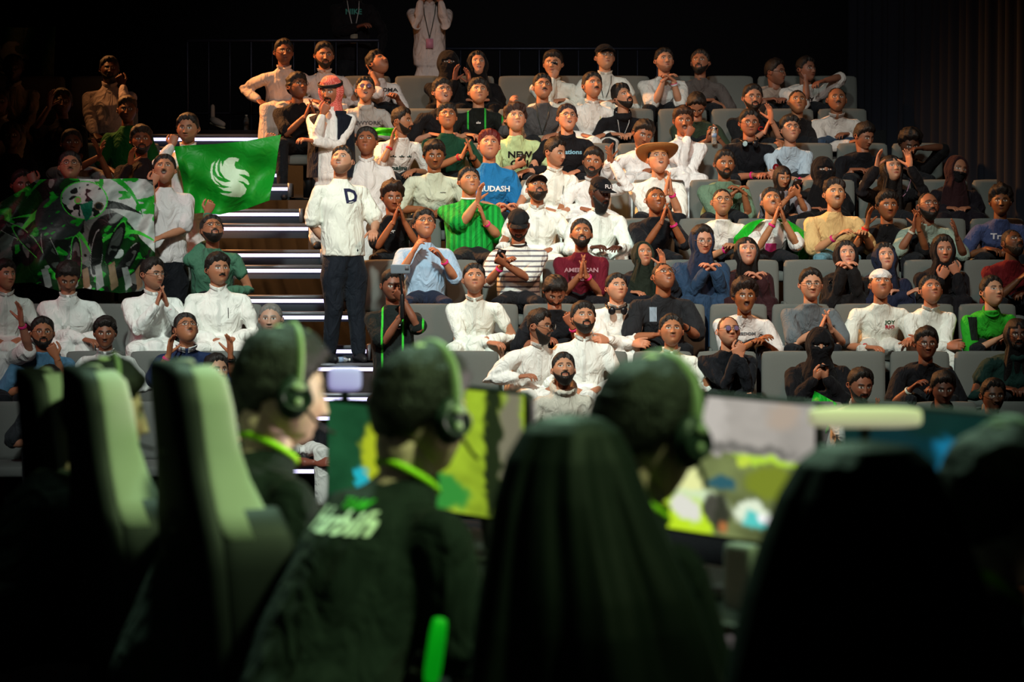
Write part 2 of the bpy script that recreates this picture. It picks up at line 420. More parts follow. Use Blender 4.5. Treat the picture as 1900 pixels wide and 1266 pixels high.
def drape(kind, seed, sh, R_head, hc, R_body, wide=1., hs=1.):
    """head cloth or long hair: grid over the head that falls to the shoulders; returns world verts and quads"""
    nu, nv = 72, 50; t = np.arange(nu) / nu * 2 * np.pi; PHv = t - .4 * np.sin(t); v = np.linspace(0, 1, nv)
    PH, VV = np.meshgrid(PHv, v); PH = PH.ravel(); VV = VV.ravel(); ph = np.abs(((PH + np.pi) % (2 * np.pi)) - np.pi)
    cut = .56; u = np.clip(VV / cut, 0, 1); th = .03 + u * 2.12
    G_ = (None, None, None, th, PH); P, _ = skull(G_); z = P[:, 2]
    n = P / np.linalg.norm(P, axis=1, keepdims=True)
    off = {'hijab': .017, 'niqab': .020, 'ghutra': .022, 'long': .018}[kind] + .015 * (ph > 1.5) * u
    if kind == 'hijab': op = sstep((1.25 - (P[:, 0] / .062) ** 2 - ((z - .005) / .088) ** 2) / .30) * (ph < 1.3)
    elif kind == 'niqab': op = sstep((1.2 - (P[:, 0] / .058) ** 2 - ((z - .013) / .0135) ** 2) / .3) * (ph < 1.2)
    elif kind == 'ghutra': op = sstep((1.15 - ph) / .15) * (z < .068)
    else: op = np.maximum(sstep((1.15 - ph) / .25) * (z < .06), sstep((.25 - ph) / .2) * (z < .085))
    if kind == 'niqab': off = off + .012 * (ph < 1.0) * (z < 0)
    d = off * (1 - op) - .016 * op + (1 - op) * .003 * wav(P, 55, seed)
    H = (P + n * d[:, None]) * hs @ R_head.T + hc
    # lower part: to a ring around the shoulders
    f = sstep((VV - cut * .93) / (1 - cut * .93)); lowz = {'hijab': -.42, 'niqab': -.46, 'ghutra': -.36, 'long': -.40}[kind]
    rx = {'hijab': .20, 'niqab': .24, 'ghutra': .17, 'long': .13}[kind] * wide; ry = {'hijab': .165, 'niqab': .18, 'ghutra': .15, 'long': .12}[kind]
    fr = 1 - (.75 if kind in ('ghutra', 'long') else 0) * sstep((1.0 - ph) / .3)
    L = np.stack([rx * fr * np.sin(PH), -ry * fr * np.cos(PH) + .03, np.full_like(PH, lowz)], 1)
    fold = 1 + .07 * np.sin(PH * 7 + seed) * f + .04 * np.sin(PH * 13 + seed * 2) * f
    L[:, :2] *= fold[:, None]; L = L * hs @ R_body.T + sh
    mid = H * (1 - f)[:, None] + L * f[:, None]
    if kind in ('hijab', 'niqab'):   # keep cloth outside the neck and shoulders
        mid[:, 2] += .03 * np.sin(f * np.pi)
    V = mid; Q = []
    i, j = np.meshgrid(np.arange(nv - 1), np.arange(nu), indexing='ij'); i = i.ravel(); j = j.ravel(); k = (j + 1) % nu
    Q = np.stack([i * nu + j, (i + 1) * nu + j, (i + 1) * nu + k, i * nu + k], 1)
    return V, Q
# ------------------------------------------------------------------ hands
HANDS = {}
def build_hands():
    spec = {'flat': ((4, 8, 6), .05, (35, 10)), 'relax': ((22, 32, 20), .02, (40, 20)), 'grip': ((58, 75, 45), 0, (50, 45)), 'spread': ((6, 12, 8), .17, (55, 5))}
    def mk(name, cur, spl, thb):
        g = G(); g.loft([((0, y, 0), np.array((rx, 0, 0)), np.array((0, 0, rz))) for y, rx, rz in ((-.035, .025, .019), (0, .027, .019), (.03, .037, .017), (.065, .042, .015), (.092, .040, .013), (.099, .034, .010))])
        for i, (x, L, y0) in enumerate(((.030, .068, .090), (.010, .076, .094), (-.010, .070, .092), (-.029, .055, .084))):
            p = np.array((x, y0, 0.)); pts = [p.copy()]; a = 0; s = (x / .03) * spl + (.02 * x / .03)
            for f, c in zip((.45, .30, .25), cur):
                a += math.radians(c * (1 + .08 * i)); p = p + L * f * np.array((math.sin(s), math.cos(a) * math.cos(s), -math.sin(a))); pts.append(p.copy())
            g.tube(pts, [.0098, .0092, .0085, .0072], seg=8)
        a = math.radians(thb[0]); b = math.radians(thb[1]); p0 = np.array((.026, .020, -.004)); p1 = p0 + .042 * np.array((math.sin(a), math.cos(a), -.3)); p2 = p1 + .032 * np.array((math.sin(a - b), math.cos(a - b), -.35)); p3 = p2 + .024 * np.array((math.sin(a - b * 1.5), math.cos(a - b * 1.5), -.35))
        g.tube([p0, p1, p2, p3], [.015, .0125, .0105, .0085], seg=8)
        def cb(V, F, name=name): HANDS[name] = (V, F)
        union(g, .0046, cb, it=2)
    for k, (c, s, t) in spec.items(): mk(k, c, s, t)
    run_jobs()
def hand_place(pose_mesh, side, wrist, fdir, pnorm, k=1.0):
    V, F = HANDS[pose_mesh]; V = V.copy() * k
    if side == 'A': V[:, 0] *= -1; F = F[:, ::-1]
    y = np.array(fdir, float); y /= np.linalg.norm(y); z = -np.array(pnorm, float); z -= y * (z @ y); z /= np.linalg.norm(z); x = np.cross(y, z)
    return V @ np.array([x, y, z]) + wrist, F
# ------------------------------------------------------------------ rows of the stand
T_Y = [851, 749, 655, 567, 485, 408, 336, 268, 204, 143]
def row_d(k): return 22.3 + .85 * k
def seat_top(k): return at(950, T_Y[k] if k < 10 else 84, row_d(k))[2] if k >= 0 else seat_top(0) + .36 * k
FLOOR = {k: seat_top(k) - .90 for k in range(0, 11)}
FLOOR[10] = FLOOR[9] + .36
PINK = 'd82a78'
SEATED = []   # (row, x, short label)
def person(px, py, row, yaw=0, pitch=15, roll=0, skin='b07a58', hair='short', hc='17110d', face='', top='tee', tc='e8e8e4', arms='lap', acc='', label='', bulk=1.0, hs=1.0, D=None, floor=None, stand=False, byaw=None, low='171a1f', fold=.006, group=None, back=0, vox=.012, seatz=None, nk=0.):
    rng = random.Random(int(px * 7 + py)); seed = rng.randrange(9999)
    d = (row_d(row) - .20) if D is None else D
    fz = floor if floor is not None else FLOOR[row]
    wf = 1 + .04 * (bulk - 1) * 3 + rng.uniform(-.03, .03); jaw = 1 + (bulk - 1) * .9
    faces = face.split(); A = acc.split(); topk = top.split()[0]
    by = math.radians(byaw if byaw is not None else yaw * .35); Rb = rotz(by)
    pitch = pitch + (5 if pitch > 9 else 0); Rh = rotz(math.radians(yaw)) @ rotx(-math.radians(pitch)) @ roty(math.radians(roll))
    fwd = Rb @ np.array((0, -1., 0)); rgt = Rb @ np.array((1., 0, 0)); up = np.array((0, 0, 1.))
    hcen = at(px, py, d)
    child = hs < .93
    if stand:
        hipz = hcen[2] - .76 * hs; hip = hcen - fwd * 0 ; hip = np.array((hcen[0], hcen[1], hipz)) + rgt * back - fwd * .02
        org = np.array((hip[0], hip[1], fz))
    else:
        sz = (fz + .44 if seatz is None else seatz); hipz = sz + .10; Ln = .69 * hs
        for _ in range(3):
            h = hcen[2] - hipz; lean = math.sqrt(max(0, Ln * Ln - h * h)) if h < Ln else 0.
            lean = min(lean, .34)
            if D is None:
                d = row_d(row) - .17 - lean * fwd[1] * -1 * .9; hcen = at(px, py, d)
        hip = np.array((hcen[0], hcen[1], hipz)) - fwd * lean * .95; org = np.array((hip[0], hip[1], fz))
    # spine
    neck_b = hcen - up * (.147 - nk - .02 * (bulk - 1)) * hs - fwd * .034
    S = {}
    shw = .185 * (1 + (bulk - 1) * .65) * hs
    spine_dir = neck_b - hip; spine_dir /= np.linalg.norm(spine_dir)
    shc = neck_b - spine_dir * .078 * hs - fwd * .008
    for s, sg in (('A', -1), ('B', 1)): S[s] = shc + rgt * sg * shw - up * .042 * hs
    # arms
    ua, fa = .285 * hs, .255 * hs
    tgt = {}; pose = {}
    def chest(dx, fw, dz): return shc + rgt * dx + fwd * fw + up * dz
    def px_t(x, y, fw):
        Dd = (shc + fwd * fw)[1]; return at(x, y, Dd)
    for s, sg in (('A', -1), ('B', 1)):
        tgt[s] = hip + fwd * (.33 if not stand else .05) * hs + rgt * sg * (.12 if not stand else .27) + up * (.10 * hs if not stand else .02); pose[s] = 'lap' if not stand else 'hang'
    for spec in arms.split(';'):
        a = spec.split()
        if not a or a[0] == 'lap': continue
        if a[0] == 'cross':
            tgt['A'] = chest(.10 * hs, .235 * bulk, -.27 * hs); tgt['B'] = chest(-.10 * hs, .25 * bulk, -.24 * hs); pose = {'A': 'tuck', 'B': 'tuck'}
        elif a[0] in ('clap', 'clasp', 'pray'):
            c = px_t(float(a[1]), float(a[2]), (.27 if a[0] != 'clasp' else .24)); g_ = {'clap': .050, 'pray': .028, 'clasp': .052}[a[0]]
            tgt['A'] = c - rgt * g_ - up * .06; tgt['B'] = c + rgt * g_ - up * .06; pose['A'] = pose['B'] = a[0]
        elif a[0] in 'AB':
            if a[1] == 'lap': continue
            fw = float(a[4]) if len(a) > 4 else {'up': .26, 'face': .17, 'hold': .26, 'open': .25, 'hang': .02, 'flag': .1, 'lay': .25, 'cam': .25}.get(a[3], .22)
            tgt[a[0]] = px_t(float(a[1]), float(a[2]), fw); pose[a[0]] = a[3]
    E = {}; W = {}
    for s, sg in (('A', -1), ('B', 1)):
        v = tgt[s] - S[s]; L = np.linalg.norm(v); mx = (ua + fa) * .985
        if L > mx: v = v / L * mx; L = mx
        if L < .12: v = v / L * .12; L = .12
        W[s] = S[s] + v; n = v / L
        a = (ua * ua - fa * fa + L * L) / (2 * L); h = math.sqrt(max(0, ua * ua - a * a))
        hint = -up * 1.0 + rgt * sg * (.55 if not pose[s] in ('face', 'clasp', 'pray') else .25) - fwd * .1
        if pose[s] == 'elbow': hint = rgt * sg + up * .5
        p = hint - n * (hint @ n); p /= np.linalg.norm(p); E[s] = S[s] + n * a + p * h
    # legs
    K = {}; FT = {}
    for s, sg in (('A', -1), ('B', 1)):
        hp = hip + rgt * sg * .09 * hs
        if stand:
            K[s] = np.array((hp[0], hp[1], fz)) + up * .48 * hs + fwd * .04 + rgt * sg * .01; FT[s] = np.array((hp[0], hp[1], fz + .09)) + rgt * sg * .03 - fwd * (.02 if s == 'A' else -.05)
        else:
            K[s] = hip + fwd * .43 * hs + rgt * sg * (.14 + .04 * rng.random()) * hs + up * .02; FT[s] = np.array((K[s][0], K[s][1], fz + .09)) + fwd * .02
    root = empty('person', org, label, 'person', group)
    short = label.split(';')[0]; root['label'] = label.replace(';', ',')
    if not stand and D is None: SEATED.append((row, hip[0], short))
    kneez = None
    sk = np.array(lin(skin)); hcol = np.array(lin(hc))
    longsl = topk in ('thobe', 'sweat', 'hoodie', 'abaya', 'shirt', 'jacket', 'puffer', 'jumper')
    # ---------------- body
    g = G(); b = bulk
    g.tube([hcen - fwd * .028 + Rh @ np.array((0, .02, -.05)), neck_b - fwd * .0, neck_b - spine_dir * .05 - fwd * .01], [.056 * (.6 + .4 * b), .058 * (.5 + .5 * b), .058], seg=12)
    for s in 'AB':
        g.tube([shc - up * .04, S[s], S[s] * .5 + E[s] * .5, E[s], E[s] * .6 + W[s] * .4, W[s]], np.array([.04, .045, .046 * b, .039, .037 * b, .027]) * hs ** .5, seg=10)
        g.tube([hip + up * .02, K[s], FT[s] - up * .02], [.075, .052, .036], seg=8)
    def ell(t, rx, ry, lean=0): c = hip * (1 - t) + shc * t; return (c, rgt * rx, np.cross(spine_dir, rgt) * ry)
    g.loft([ell(-.05, .13, .09), ell(.3, .13 * b, .095 * b), ell(.75, .135 * b, .085 * b), ell(.92, .10, .05)])
    # head
    P0, PH = skull(HG, wf, jaw); op = {'open': 1., 'part': .4, 'smile': .35}.get(next((f for f in faces if f in ('open', 'part', 'smile')), ''), 0)
    P1, w_ = feature(P0, PH, nose=rng.uniform(.85, 1.15), op=op)
    stub = .55 if 'stub' in faces else (.25 if 'shade' in faces else 0); must = .9 if 'must' in faces else (.45 if 'wisp' in faces else 0)
    gaze = (rng.uniform(-.3, .3), .6 if pitch > 8 else (-.4 if pitch < -5 else .1))
    Ch = face_cols(P0, w_, sk, hcol, gaze, op, 1, stub, 'fem' in faces, must)
    ears = G(); hid = hair.split()[0] in ('hijab', 'niqab', 'long')
    for sg in (-1, 1):
        if hid: break
        ears.ball((sg * .086 * wf, .012, .000), (.009, .017, .030), rotz(sg * .35)); ears.torus((sg * .093 * wf, .014, .002), .018, .004, ax=(1, -.2 * sg, 0), seg=14, sq=(1.0, 1.35), rs=6)
    Hs = hs * rng.uniform(1.0, 1.05)
    def headw(P): return (P * Hs) @ Rh.T + hcen
    parts = [(headw(P1), HG[1], HG[2], Ch)]
    if not hid:
        eV, eQ, eT = ears.arr(); parts.append((headw(eV), eQ, eT, np.tile(sk * np.array((1, .85, .8)), (len(eV), 1))))
    # hands
    for s, sg in (('A', -1), ('B', 1)):
        fd = W[s] - E[s]; fd /= np.linalg.norm(fd); inn = -sg * rgt; ps = pose[s]
        hm, f_, pn = {'lap': ('relax', fd * .4 + fwd * .5 + inn * .5 - up * .25, -up + inn * .2), 'hang': ('relax', -up + fwd * .15, inn), 'tuck': ('relax', fd, -fwd - up * .5),
                      'clap': ('flat', fd * .3 + up * .8 + inn * .15 + fwd * .2 * sg, inn), 'pray': ('flat', up * .9 + fd * .3, inn), 'clasp': ('relax', up * .55 + inn * .75 + fwd * .1 * sg, inn * .7 - up * .5),
                      'up': ('spread', up * .9 + fd * .4, inn * .7 + fwd * .4), 'open': ('spread', up * .6 + fwd * .3 + inn * .2, inn + up * .3), 'face': ('grip', up * .7 + inn * .4 + fd * .2, -fwd * .8 + up * .1),
                      'hold': ('grip', fd * .5 + up * .3 + inn * .5, up * .6 - fwd * .5), 'cam': ('grip', inn * .8 + up * .4, -fwd), 'flag': ('grip', up * .7 + fd * .5, -fwd), 'lay': ('relax', fd, -up - fwd * .3), 'back': ('relax', fd, -up)}.get(ps, ('relax', fd, -up))
        hV, hF = hand_place(hm, s, W[s] + fd * .012, f_, pn, hs ** .5 * 1.02)
        parts.append((hV, hF, np.zeros((0, 3), int), np.tile(sk * np.array((1, .88, .84)), (len(hV), 1))))
    def body_cb(V, F):
        Vs = [V]; Qs = [F]; Ts = []; Cs = [np.tile(sk, (len(V), 1))]; n = len(V)
        for v, q, t, c in parts:
            Vs.append(v); Qs.append(np.asarray(q) + n); Ts.append(np.asarray(t).reshape(-1, 3) + n); Cs.append(c); n += len(v)
        add('body', np.vstack(Vs), np.vstack(Qs), np.vstack(Ts), SKIN, root, org, np.vstack(Cs))
    union(g, vox * 1.1, body_cb, it=2)
    # ---------------- garments
    g = G(); loose = {'thobe': .012, 'abaya': .03, 'puffer': .03, 'sweat': .016, 'hoodie': .018, 'tee': .012}.get(topk, .010)
    hw = .160 * b + loose; nz = neck_b - spine_dir * .005
    g.loft([ell(-.10, hw, .125 * b + loose), ell(.10, hw * 1.02, .135 * b + loose), ell(.40, .155 * b + loose, .130 * b + loose), ell(.74, (.168 * b + loose), .124 * b + loose), ell(.90, .160 * b * hs + loose, .106 + loose * .6),
            ell(.99, .125 * hs + loose * .5, .092 + loose * .5), (shc + spine_dir * .045 * hs, rgt * .086, -fwd * .078), (nz - spine_dir * .012, rgt * (.068 + .006 * b), -fwd * .070), (nz + spine_dir * .004, rgt * .064, -fwd * .064)])
    for s, sg in (('A', -1), ('B', 1)):
        g.tube([shc + spine_dir * .022 + rgt * sg * .04, S[s] * .45 + (shc + spine_dir * .0) * .55, S[s] - up * .006], [.040, .050, .054 * (.5 + .5 * b) + loose * .5], seg=12)
        r = loose * .5
        if longsl:
            e = W[s] * .93 + E[s] * .07
            g.tube([S[s], S[s] * .5 + E[s] * .5, E[s], E[s] * .5 + W[s] * .5, e], np.array([.054 + r, .054 * b + r, .049 + r, .046 * b + r, .037 + r * 1.2]), seg=12)
        elif topk != 'vest':
            e = S[s] * .18 + E[s] * .82
            g.tube([S[s], S[s] * .5 + E[s] * .5, e], np.array([.055 + r, .060 * b + r, .066 * b + r * 1.3]), seg=12, caps=True)
    if topk in ('thobe', 'abaya'):
        for s in 'AB':
            g.tube([hip, hip * .5 + K[s] * .5, K[s], FT[s] + up * .03], [.125 * b, .105, .085, .105], seg=12)
        g.tube([hip, (K['A'] + K['B']) / 2, (FT['A'] + FT['B']) / 2 + up * .05], [.12 * b, .085, .11], seg=12)
    elif 'apron' in top: pass
    if topk in ('hoodie', 'sweat', 'jacket', 'puffer'):
        g.torus(neck_b + up * .0 - fwd * .01, .075, .022 if topk != 'sweat' else .012, ax=spine_dir, seg=20)
    if topk == 'hoodie': g.torus(neck_b - fwd * .06 + up * .01, .08, .035, ax=spine_dir + fwd * .5, seg=20)
    kind = next((t for t in top.split()[1:] if t in ('stripe', 'pin', 'green', 'camo', 'lines')), ''); col2 = next((t[3:] for t in top.split() if t.startswith('c2=')), '20c020')
    gm = cloth_mat(tc, kind, col2)
    nm = {'thobe': 'thobe', 'abaya': 'robe', 'tee': 'shirt', 'sweat': 'sweatshirt', 'hoodie': 'hoodie', 'shirt': 'shirt', 'jacket': 'jacket', 'puffer': 'jacket', 'jumper': 'jumper'}[topk]
    decals = [t for t in A if t[0] == '"']
    txts = [x for x in acc.split('"')[1::2]]
    def gar_cb(V, F):
        N = normals(V, F)
        q = V - org
        dsp = fold * wav(q * np.array((1, 1, .7)), 22, seed, 3) + fold * .6 * np.sin(28 * (q @ (spine_dir + .5 * rgt)) + 3 * wav(q, 9, seed + 2, 1))
        for s in 'AB':   # elbow folds
            de = np.linalg.norm(V - E[s], axis=1); dsp += (.006 if longsl else .003) * np.sin((V - S[s]) @ (W[s] - S[s]) / np.linalg.norm(W[s] - S[s]) * 110) * np.exp(-(de / .11) ** 2)
        V = V + N * dsp[:, None]
        add(nm, V, F, None, gm, root, org)
        bv = BVHTree.FromPolygons([tuple(v) for v in V], [tuple(int(i) for i in f) for f in F])
        sp = Vector(tuple(spine_dir)); fv = Vector(tuple(fwd)); rv = Vector(tuple(rgt))
        def proj(u, v, lift=.004, sgn=1):
            """u right, v down from the shoulder line, in metres"""
            o = Vector(tuple(shc)) + rv * u * sgn - sp * v + fv * .7 * sgn
            h = bv.ray_cast(o, -fv * sgn)
            if h[0] is None: return np.array(o - fv * .58 * sgn)
            return np.array(h[0] + fv * lift * sgn)
        def patch(name, u0, u1, v0, v1, col, n=(5, 6), lift=.004):
            us = np.linspace(u0, u1, n[0]); vs = np.linspace(v0, v1, n[1]); P = np.array([proj(u, v, lift) for v in vs for u in us])
            Qn = [(i * n[0] + j, i * n[0] + j + 1, (i + 1) * n[0] + j + 1, (i + 1) * n[0] + j) for i in range(n[1] - 1) for j in range(n[0] - 1)]
            add(name, P, Qn, None, cloth_mat(col), root, org)
        if topk == 'thobe' and not back and 'noplacket' not in acc:
            c = '%02x%02x%02x' % tuple(max(0, int(int(tc[i:i + 2], 16) * .93)) for i in (0, 2, 4))
            patch('placket', -.014, .014, .03, .30, c, (3, 14), .005)
        for a in A:
            if a.startswith('pocket'): patch('pocket', .045, .125, .12, .23, (a[7:] or tc), (5, 6), .005)
            if a.startswith('pen'): patch('pen', .075, .081, .10, .19, a[4:] or '101010', (2, 5), .009)
            if a.startswith('patch='):
                c, u0, u1, v0, v1 = a[6:].split(','); patch('shirt_print', float(u0), float(u1), float(v0), float(v1), c, (8, 8), .004)
        for t in txts:   # text,color,size,u,v[,b]
            tt, c, size, u, v = t.split('~')[:5]; sgn = -1 if t.endswith('~b') else 1
            def tcb(TV, TF, c=c, u=float(u), v=float(v), sgn=sgn):
                P = np.array([proj(u + x, v - y, .006, sgn) for x, y, _ in TV])
                me = bpy.data.meshes.new('shirt_print'); me.from_pydata([tuple(p - org) for p in P], [], TF); me.materials.append(mat('print', c, .7))
                link('shirt_print', me, root)
            text_job(tt, float(size), tcb, .002 * float(size) / .06)
    union(g, vox, gar_cb, it=3)
    if topk not in ('thobe', 'abaya'):
        g = G()
        lowk = low.split()
        for s in 'AB':
            if stand: g.tube([hip + up * .02, hip * .5 + K[s] * .5 + rgt * (.05 if s == 'B' else -.05), K[s], FT[s] + up * .0], [.135 * b, .105 * b, .078 * (.5 + .5 * b), .062], seg=12)
            else: g.tube([hip, hip * .5 + K[s] * .5, K[s], FT[s]], [.115 * b, .098 * (.6 + .4 * b), .072, .055], seg=12)
        g.ball(hip, (.15 * b, .14 * b, .12))
        lm = cloth_mat(lowk[0], lowk[1] if len(lowk) > 1 else '', 'dddddd')
        def low_cb(V, F):
            N = normals(V, F); V = V + N * (fold * .8 * wav(V - org, 24, seed + 5, 3))[:, None]; add('trousers', V, F, None, lm, root, org)
        union(g, vox * 1.15, low_cb, it=2)
    g = G()
    for s in 'AB':
        g.tube([FT[s] - up * .045 - fwd * .06, FT[s] - up * .05 + fwd * .06, FT[s] - up * .06 + fwd * .15], [.042, .040, .030], seg=10)
    V, Q, T = g.arr(); V[:, 2] = np.maximum(V[:, 2], fz + .002)
    add('shoes', V, Q, T, mat('shoe', 'a0a0a0' if 'wshoe' in A else '1c1c1e', .6), root, org)
    # collar
    cz = {'thobe': (.058, .026), 'shirt': (.062, .022)}.get(topk)
    if 'polo' in top: cz = (.072, .024)
    if cz:
        nu, nv = 40, 5; g = G(); P = []
        for i in range(nv):
            for j in range(nu):
                a = j / nu * 2 * np.pi; f = i / (nv - 1); notch = sstep((abs(a - np.pi) - .0) / .30) if 1 else 1
                rr = cz[0] + (.010 if i in (0, 4) else .014) * (0 if i < 2 else 1)
                zz = (-.02, .015, .034, .026, .0)[i] if topk != 'thobe' else (-.02, .015, .030, .028, .0)[i]
                fr_ = -math.cos(a)  # 1 at front
                zz = zz - .030 * max(0, fr_) ** 2
                P.append(neck_b + rgt * (rr + .004) * math.sin(a) - fwd * rr * math.cos(a) * 1.02 + spine_dir * zz * 1.0 - fwd * -.008)
        Qn = [(i * nu + j, i * nu + (j + 1) % nu, (i + 1) * nu + (j + 1) % nu, (i + 1) * nu + j) for i in range(nv - 1) for j in range(nu) if abs(j - nu / 2 + .5) > 1]
        add('collar', P, Qn, None, cloth_mat('e8e8e8' if 'polo' in top else tc), root, org)
    elif topk in ('tee', 'jumper') and 'trim' in top:
        g = G(); g.torus(neck_b - spine_dir * .006, .068, .0085, ax=spine_dir + fwd * .12, seg=28); V, Q, T = g.arr()
        add('collar', V, Q, None, mat('trim', next((t[5:] for t in top.split() if t.startswith('trim=')), '202020'), .7), root, org)
    # ---------------- hair / hats
    hk = hair.split(); hm = HAIRM(hc)
    if hk[0] in HSTY:
        add('hair', headw(hair_shell(hk[0], seed, wf)), HH[1], HH[2], hm, root, org)
    if hk[0] in ('cap', 'capback', 'straw', 'beanie'):
        base = 'under' if len(hk) > 1 else 'short'
        add('hair', headw(hair_shell(base, seed, wf)), HH[1], HH[2], hm, root, org)
        P, PH = skull(HH, wf); x, y, z = P.T; n = P / np.linalg.norm(P, axis=1, keepdims=True); zl = .050 if hk[0] != 'straw' else .058
        if hk[0] == 'beanie': zl = .045
        m = sstep((z - zl - .02 * y / .1) / .006); dd = .024 * m - .012 * (1 - m)
        hat = empty({'cap': 'cap', 'capback': 'cap', 'straw': 'straw_hat', 'beanie': 'beanie'}[hk[0]], (0, 0, 0)); hat.parent = root
        cm = cloth_mat(hk[1]) if hk[0] != 'straw' else mat('straw', 'a8703c', .7, noise=.35, nscale=120, bump=.4, bscale=300)
        add('crown', headw(P + n * dd[:, None] + np.array((0, 0, .006)) * m[:, None]), HH[1], HH[2], cm, hat, org)
        g = G(); R = []
        if hk[0] == 'straw':
            nu = 48; rs = [(.078, .062), (.11, .058), (.15, .060), (.185, .072), (.188, .078), (.15, .066), (.11, .064), (.078, .070)]
            for r_, z_ in rs:
                for j in range(nu):
                    a = j / nu * 2 * np.pi; R.append((r_ * math.sin(a) * .98, -r_ * math.cos(a) * 1.05 + .01, z_ + .035 * abs(math.sin(a)) ** 2 * (r_ - .078) / .11))
            Qn = [(i * nu + j, (i + 1) % 8 * nu + j, (i + 1) % 8 * nu + (j + 1) % nu, i * nu + (j + 1) % nu) for i in range(8) for j in range(nu)]
            add('brim', headw(np.array(R)), Qn, None, cm, hat, org)
        elif hk[0] != 'beanie':
            sgn = 1 if hk[0] == 'cap' else -1; nu = 16
            for lay in (0, 1):
                for i in range(6):
                    for j in range(nu):
                        a = (j / (nu - 1) - .5) * 2.1; f = i / 5; L = .075 * f * math.cos(a * .75) ** .8
                        R.append(((.083 * wf + L * .15) * math.sin(a), sgn * (-(.098) * math.cos(a) - L) + .006, .060 - lay * .005 - .012 * f - .018 * abs(math.sin(a)) ** 2 * 1))
            Qn = [(l * 6 * nu + i * nu + j, l * 6 * nu + i * nu + j + 1, l * 6 * nu + (i + 1) * nu + j + 1, l * 6 * nu + (i + 1) * nu + j) for l in (0, 1) for i in range(5) for j in range(nu - 1)]
            Qn += [(5 * nu + j, 5 * nu + j + 1, 6 * nu + 5 * nu + j + 1, 6 * nu + 5 * nu + j) for j in range(nu - 1)]
            add('brim', headw(np.array(R)), Qn, None, cm, hat, org)
            if len(hk) > 3:
                def tcb(TV, TF):
                    P_ = headw(np.array([(x, -(.113 - max(0, y) * .25) + abs(x) * .35, .070 + y) for x, y, _ in TV])); me = bpy.data.meshes.new('cap_lettering'); me.from_pydata([tuple(p) for p in P_ - org], [], TF); me.materials.append(mat('print', 'e0d8d8', .7)); link('cap_lettering', me, hat)
                text_job(hk[3], .045, tcb, .001)
    if hk[0] in ('hijab', 'niqab', 'long', 'ghutra'):
        V, Q = drape(hk[0], seed, shc + up * .03, Rh, hcen, Rb, 1.1 if bulk > 1.05 else 1., Hs)
        if hk[0] == 'long':
            dm = hm; nm2 = 'hair'
        elif hk[0] == 'ghutra': dm = GHUTRA(); nm2 = 'head_cloth'
        else: dm = cloth_mat(hk[1], '', gloss=.85); nm2 = 'face_veil' if hk[0] == 'niqab' else 'head_scarf'
        add(nm2, V, Q, None, dm, root, org)
        if hk[0] == 'hijab' and len(hk) > 2: # front hair showing
            add('hair', headw(hair_shell('short', seed, wf)), HH[1], HH[2], hm, root, org)
        if hk[0] == 'ghutra':
            g = G()
            for zz in (.060, .074): g.torus((0, .012, zz), .098, .0085, ax=(0, -.15, 1), seg=32, sq=(.92, 1.12))
            V, Q, T = g.arr(); add('head_cord', headw(V), Q, None, mat('cord_black', '0a0a0a', .7), root, org)
    bk = next((f for f in faces if f in ('full', 'long', 'huge', 'goat', 'trim', 'bmust')), None)
    if bk:
        add('beard', headw(beard_shell('must' if bk == 'bmust' else bk, seed, wf, jaw, op)), HG[1], HG[2], hm, root, org)
    if 'glass' in faces or 'shades' in faces or 'mask' in faces:
        if 'mask' in faces:
            P, PH = skull(HG, wf, jaw); P, w2 = feature(P, PH); n = P / np.linalg.norm(P, axis=1, keepdims=True); m = sstep((-.012 - P[:, 2]) / .006) * sstep((1.3 - np.abs(((PH + np.pi) % (2 * np.pi)) - np.pi)) / .2)
            add('face_mask', headw(P + n * (.007 * m - .01 * (1 - m))[:, None]), HG[1], HG[2], cloth_mat('101014'), root, org)
        if 'mask' not in faces:
            g = G()
            for sg in (-1, 1):
                g.torus((sg * .034, -.112, .006), .0235, .0017, ax=(sg * .22, -1, 0), seg=20, sq=(1, .88), rs=6)
                g.tube([(sg * .057, -.106, .012), (sg * .086, -.06, .014), (sg * .090, .012, .010)], .0017, seg=6)
            g.tube([(-.011, -.117, .010), (.011, -.117, .010)], .0016, seg=6)
            V, Q, T = g.arr(); gl = add('glasses', headw(V), Q, T, mat('glasses_frame', '2a2420' if 'dark' not in faces else '050505', .35, .5), root, org)
            if 'shades' in faces or 'glint' in faces:
                g = G()
                for sg in (-1, 1): g.ball((sg * .034, -.112, .006), (.0225, .0016, .020), rotz(sg * .22))
                V, Q, T = g.arr(); add('lens', headw(V), Q, T, mat('lens_dark' if 'shades' in faces else 'lens_tint', '08080a' if 'shades' in faces else '6a5878', .05, 0, spec=.9), gl, (0, 0, 0) if 0 else org)
    # ---------------- worn bits
    def ring(name, s, off, r, col, wd=.010, emit=0):
        fd = E[s] - W[s]; fd /= np.linalg.norm(fd); g = G()
        for i in range(3): g.torus(W[s] + fd * (off + (i - 1) * wd * .6), r, wd * .42, ax=fd, seg=20, rs=6)
        V, Q, T = g.arr(); add(name, V, Q, None, mat(name, col, .5), root, org)
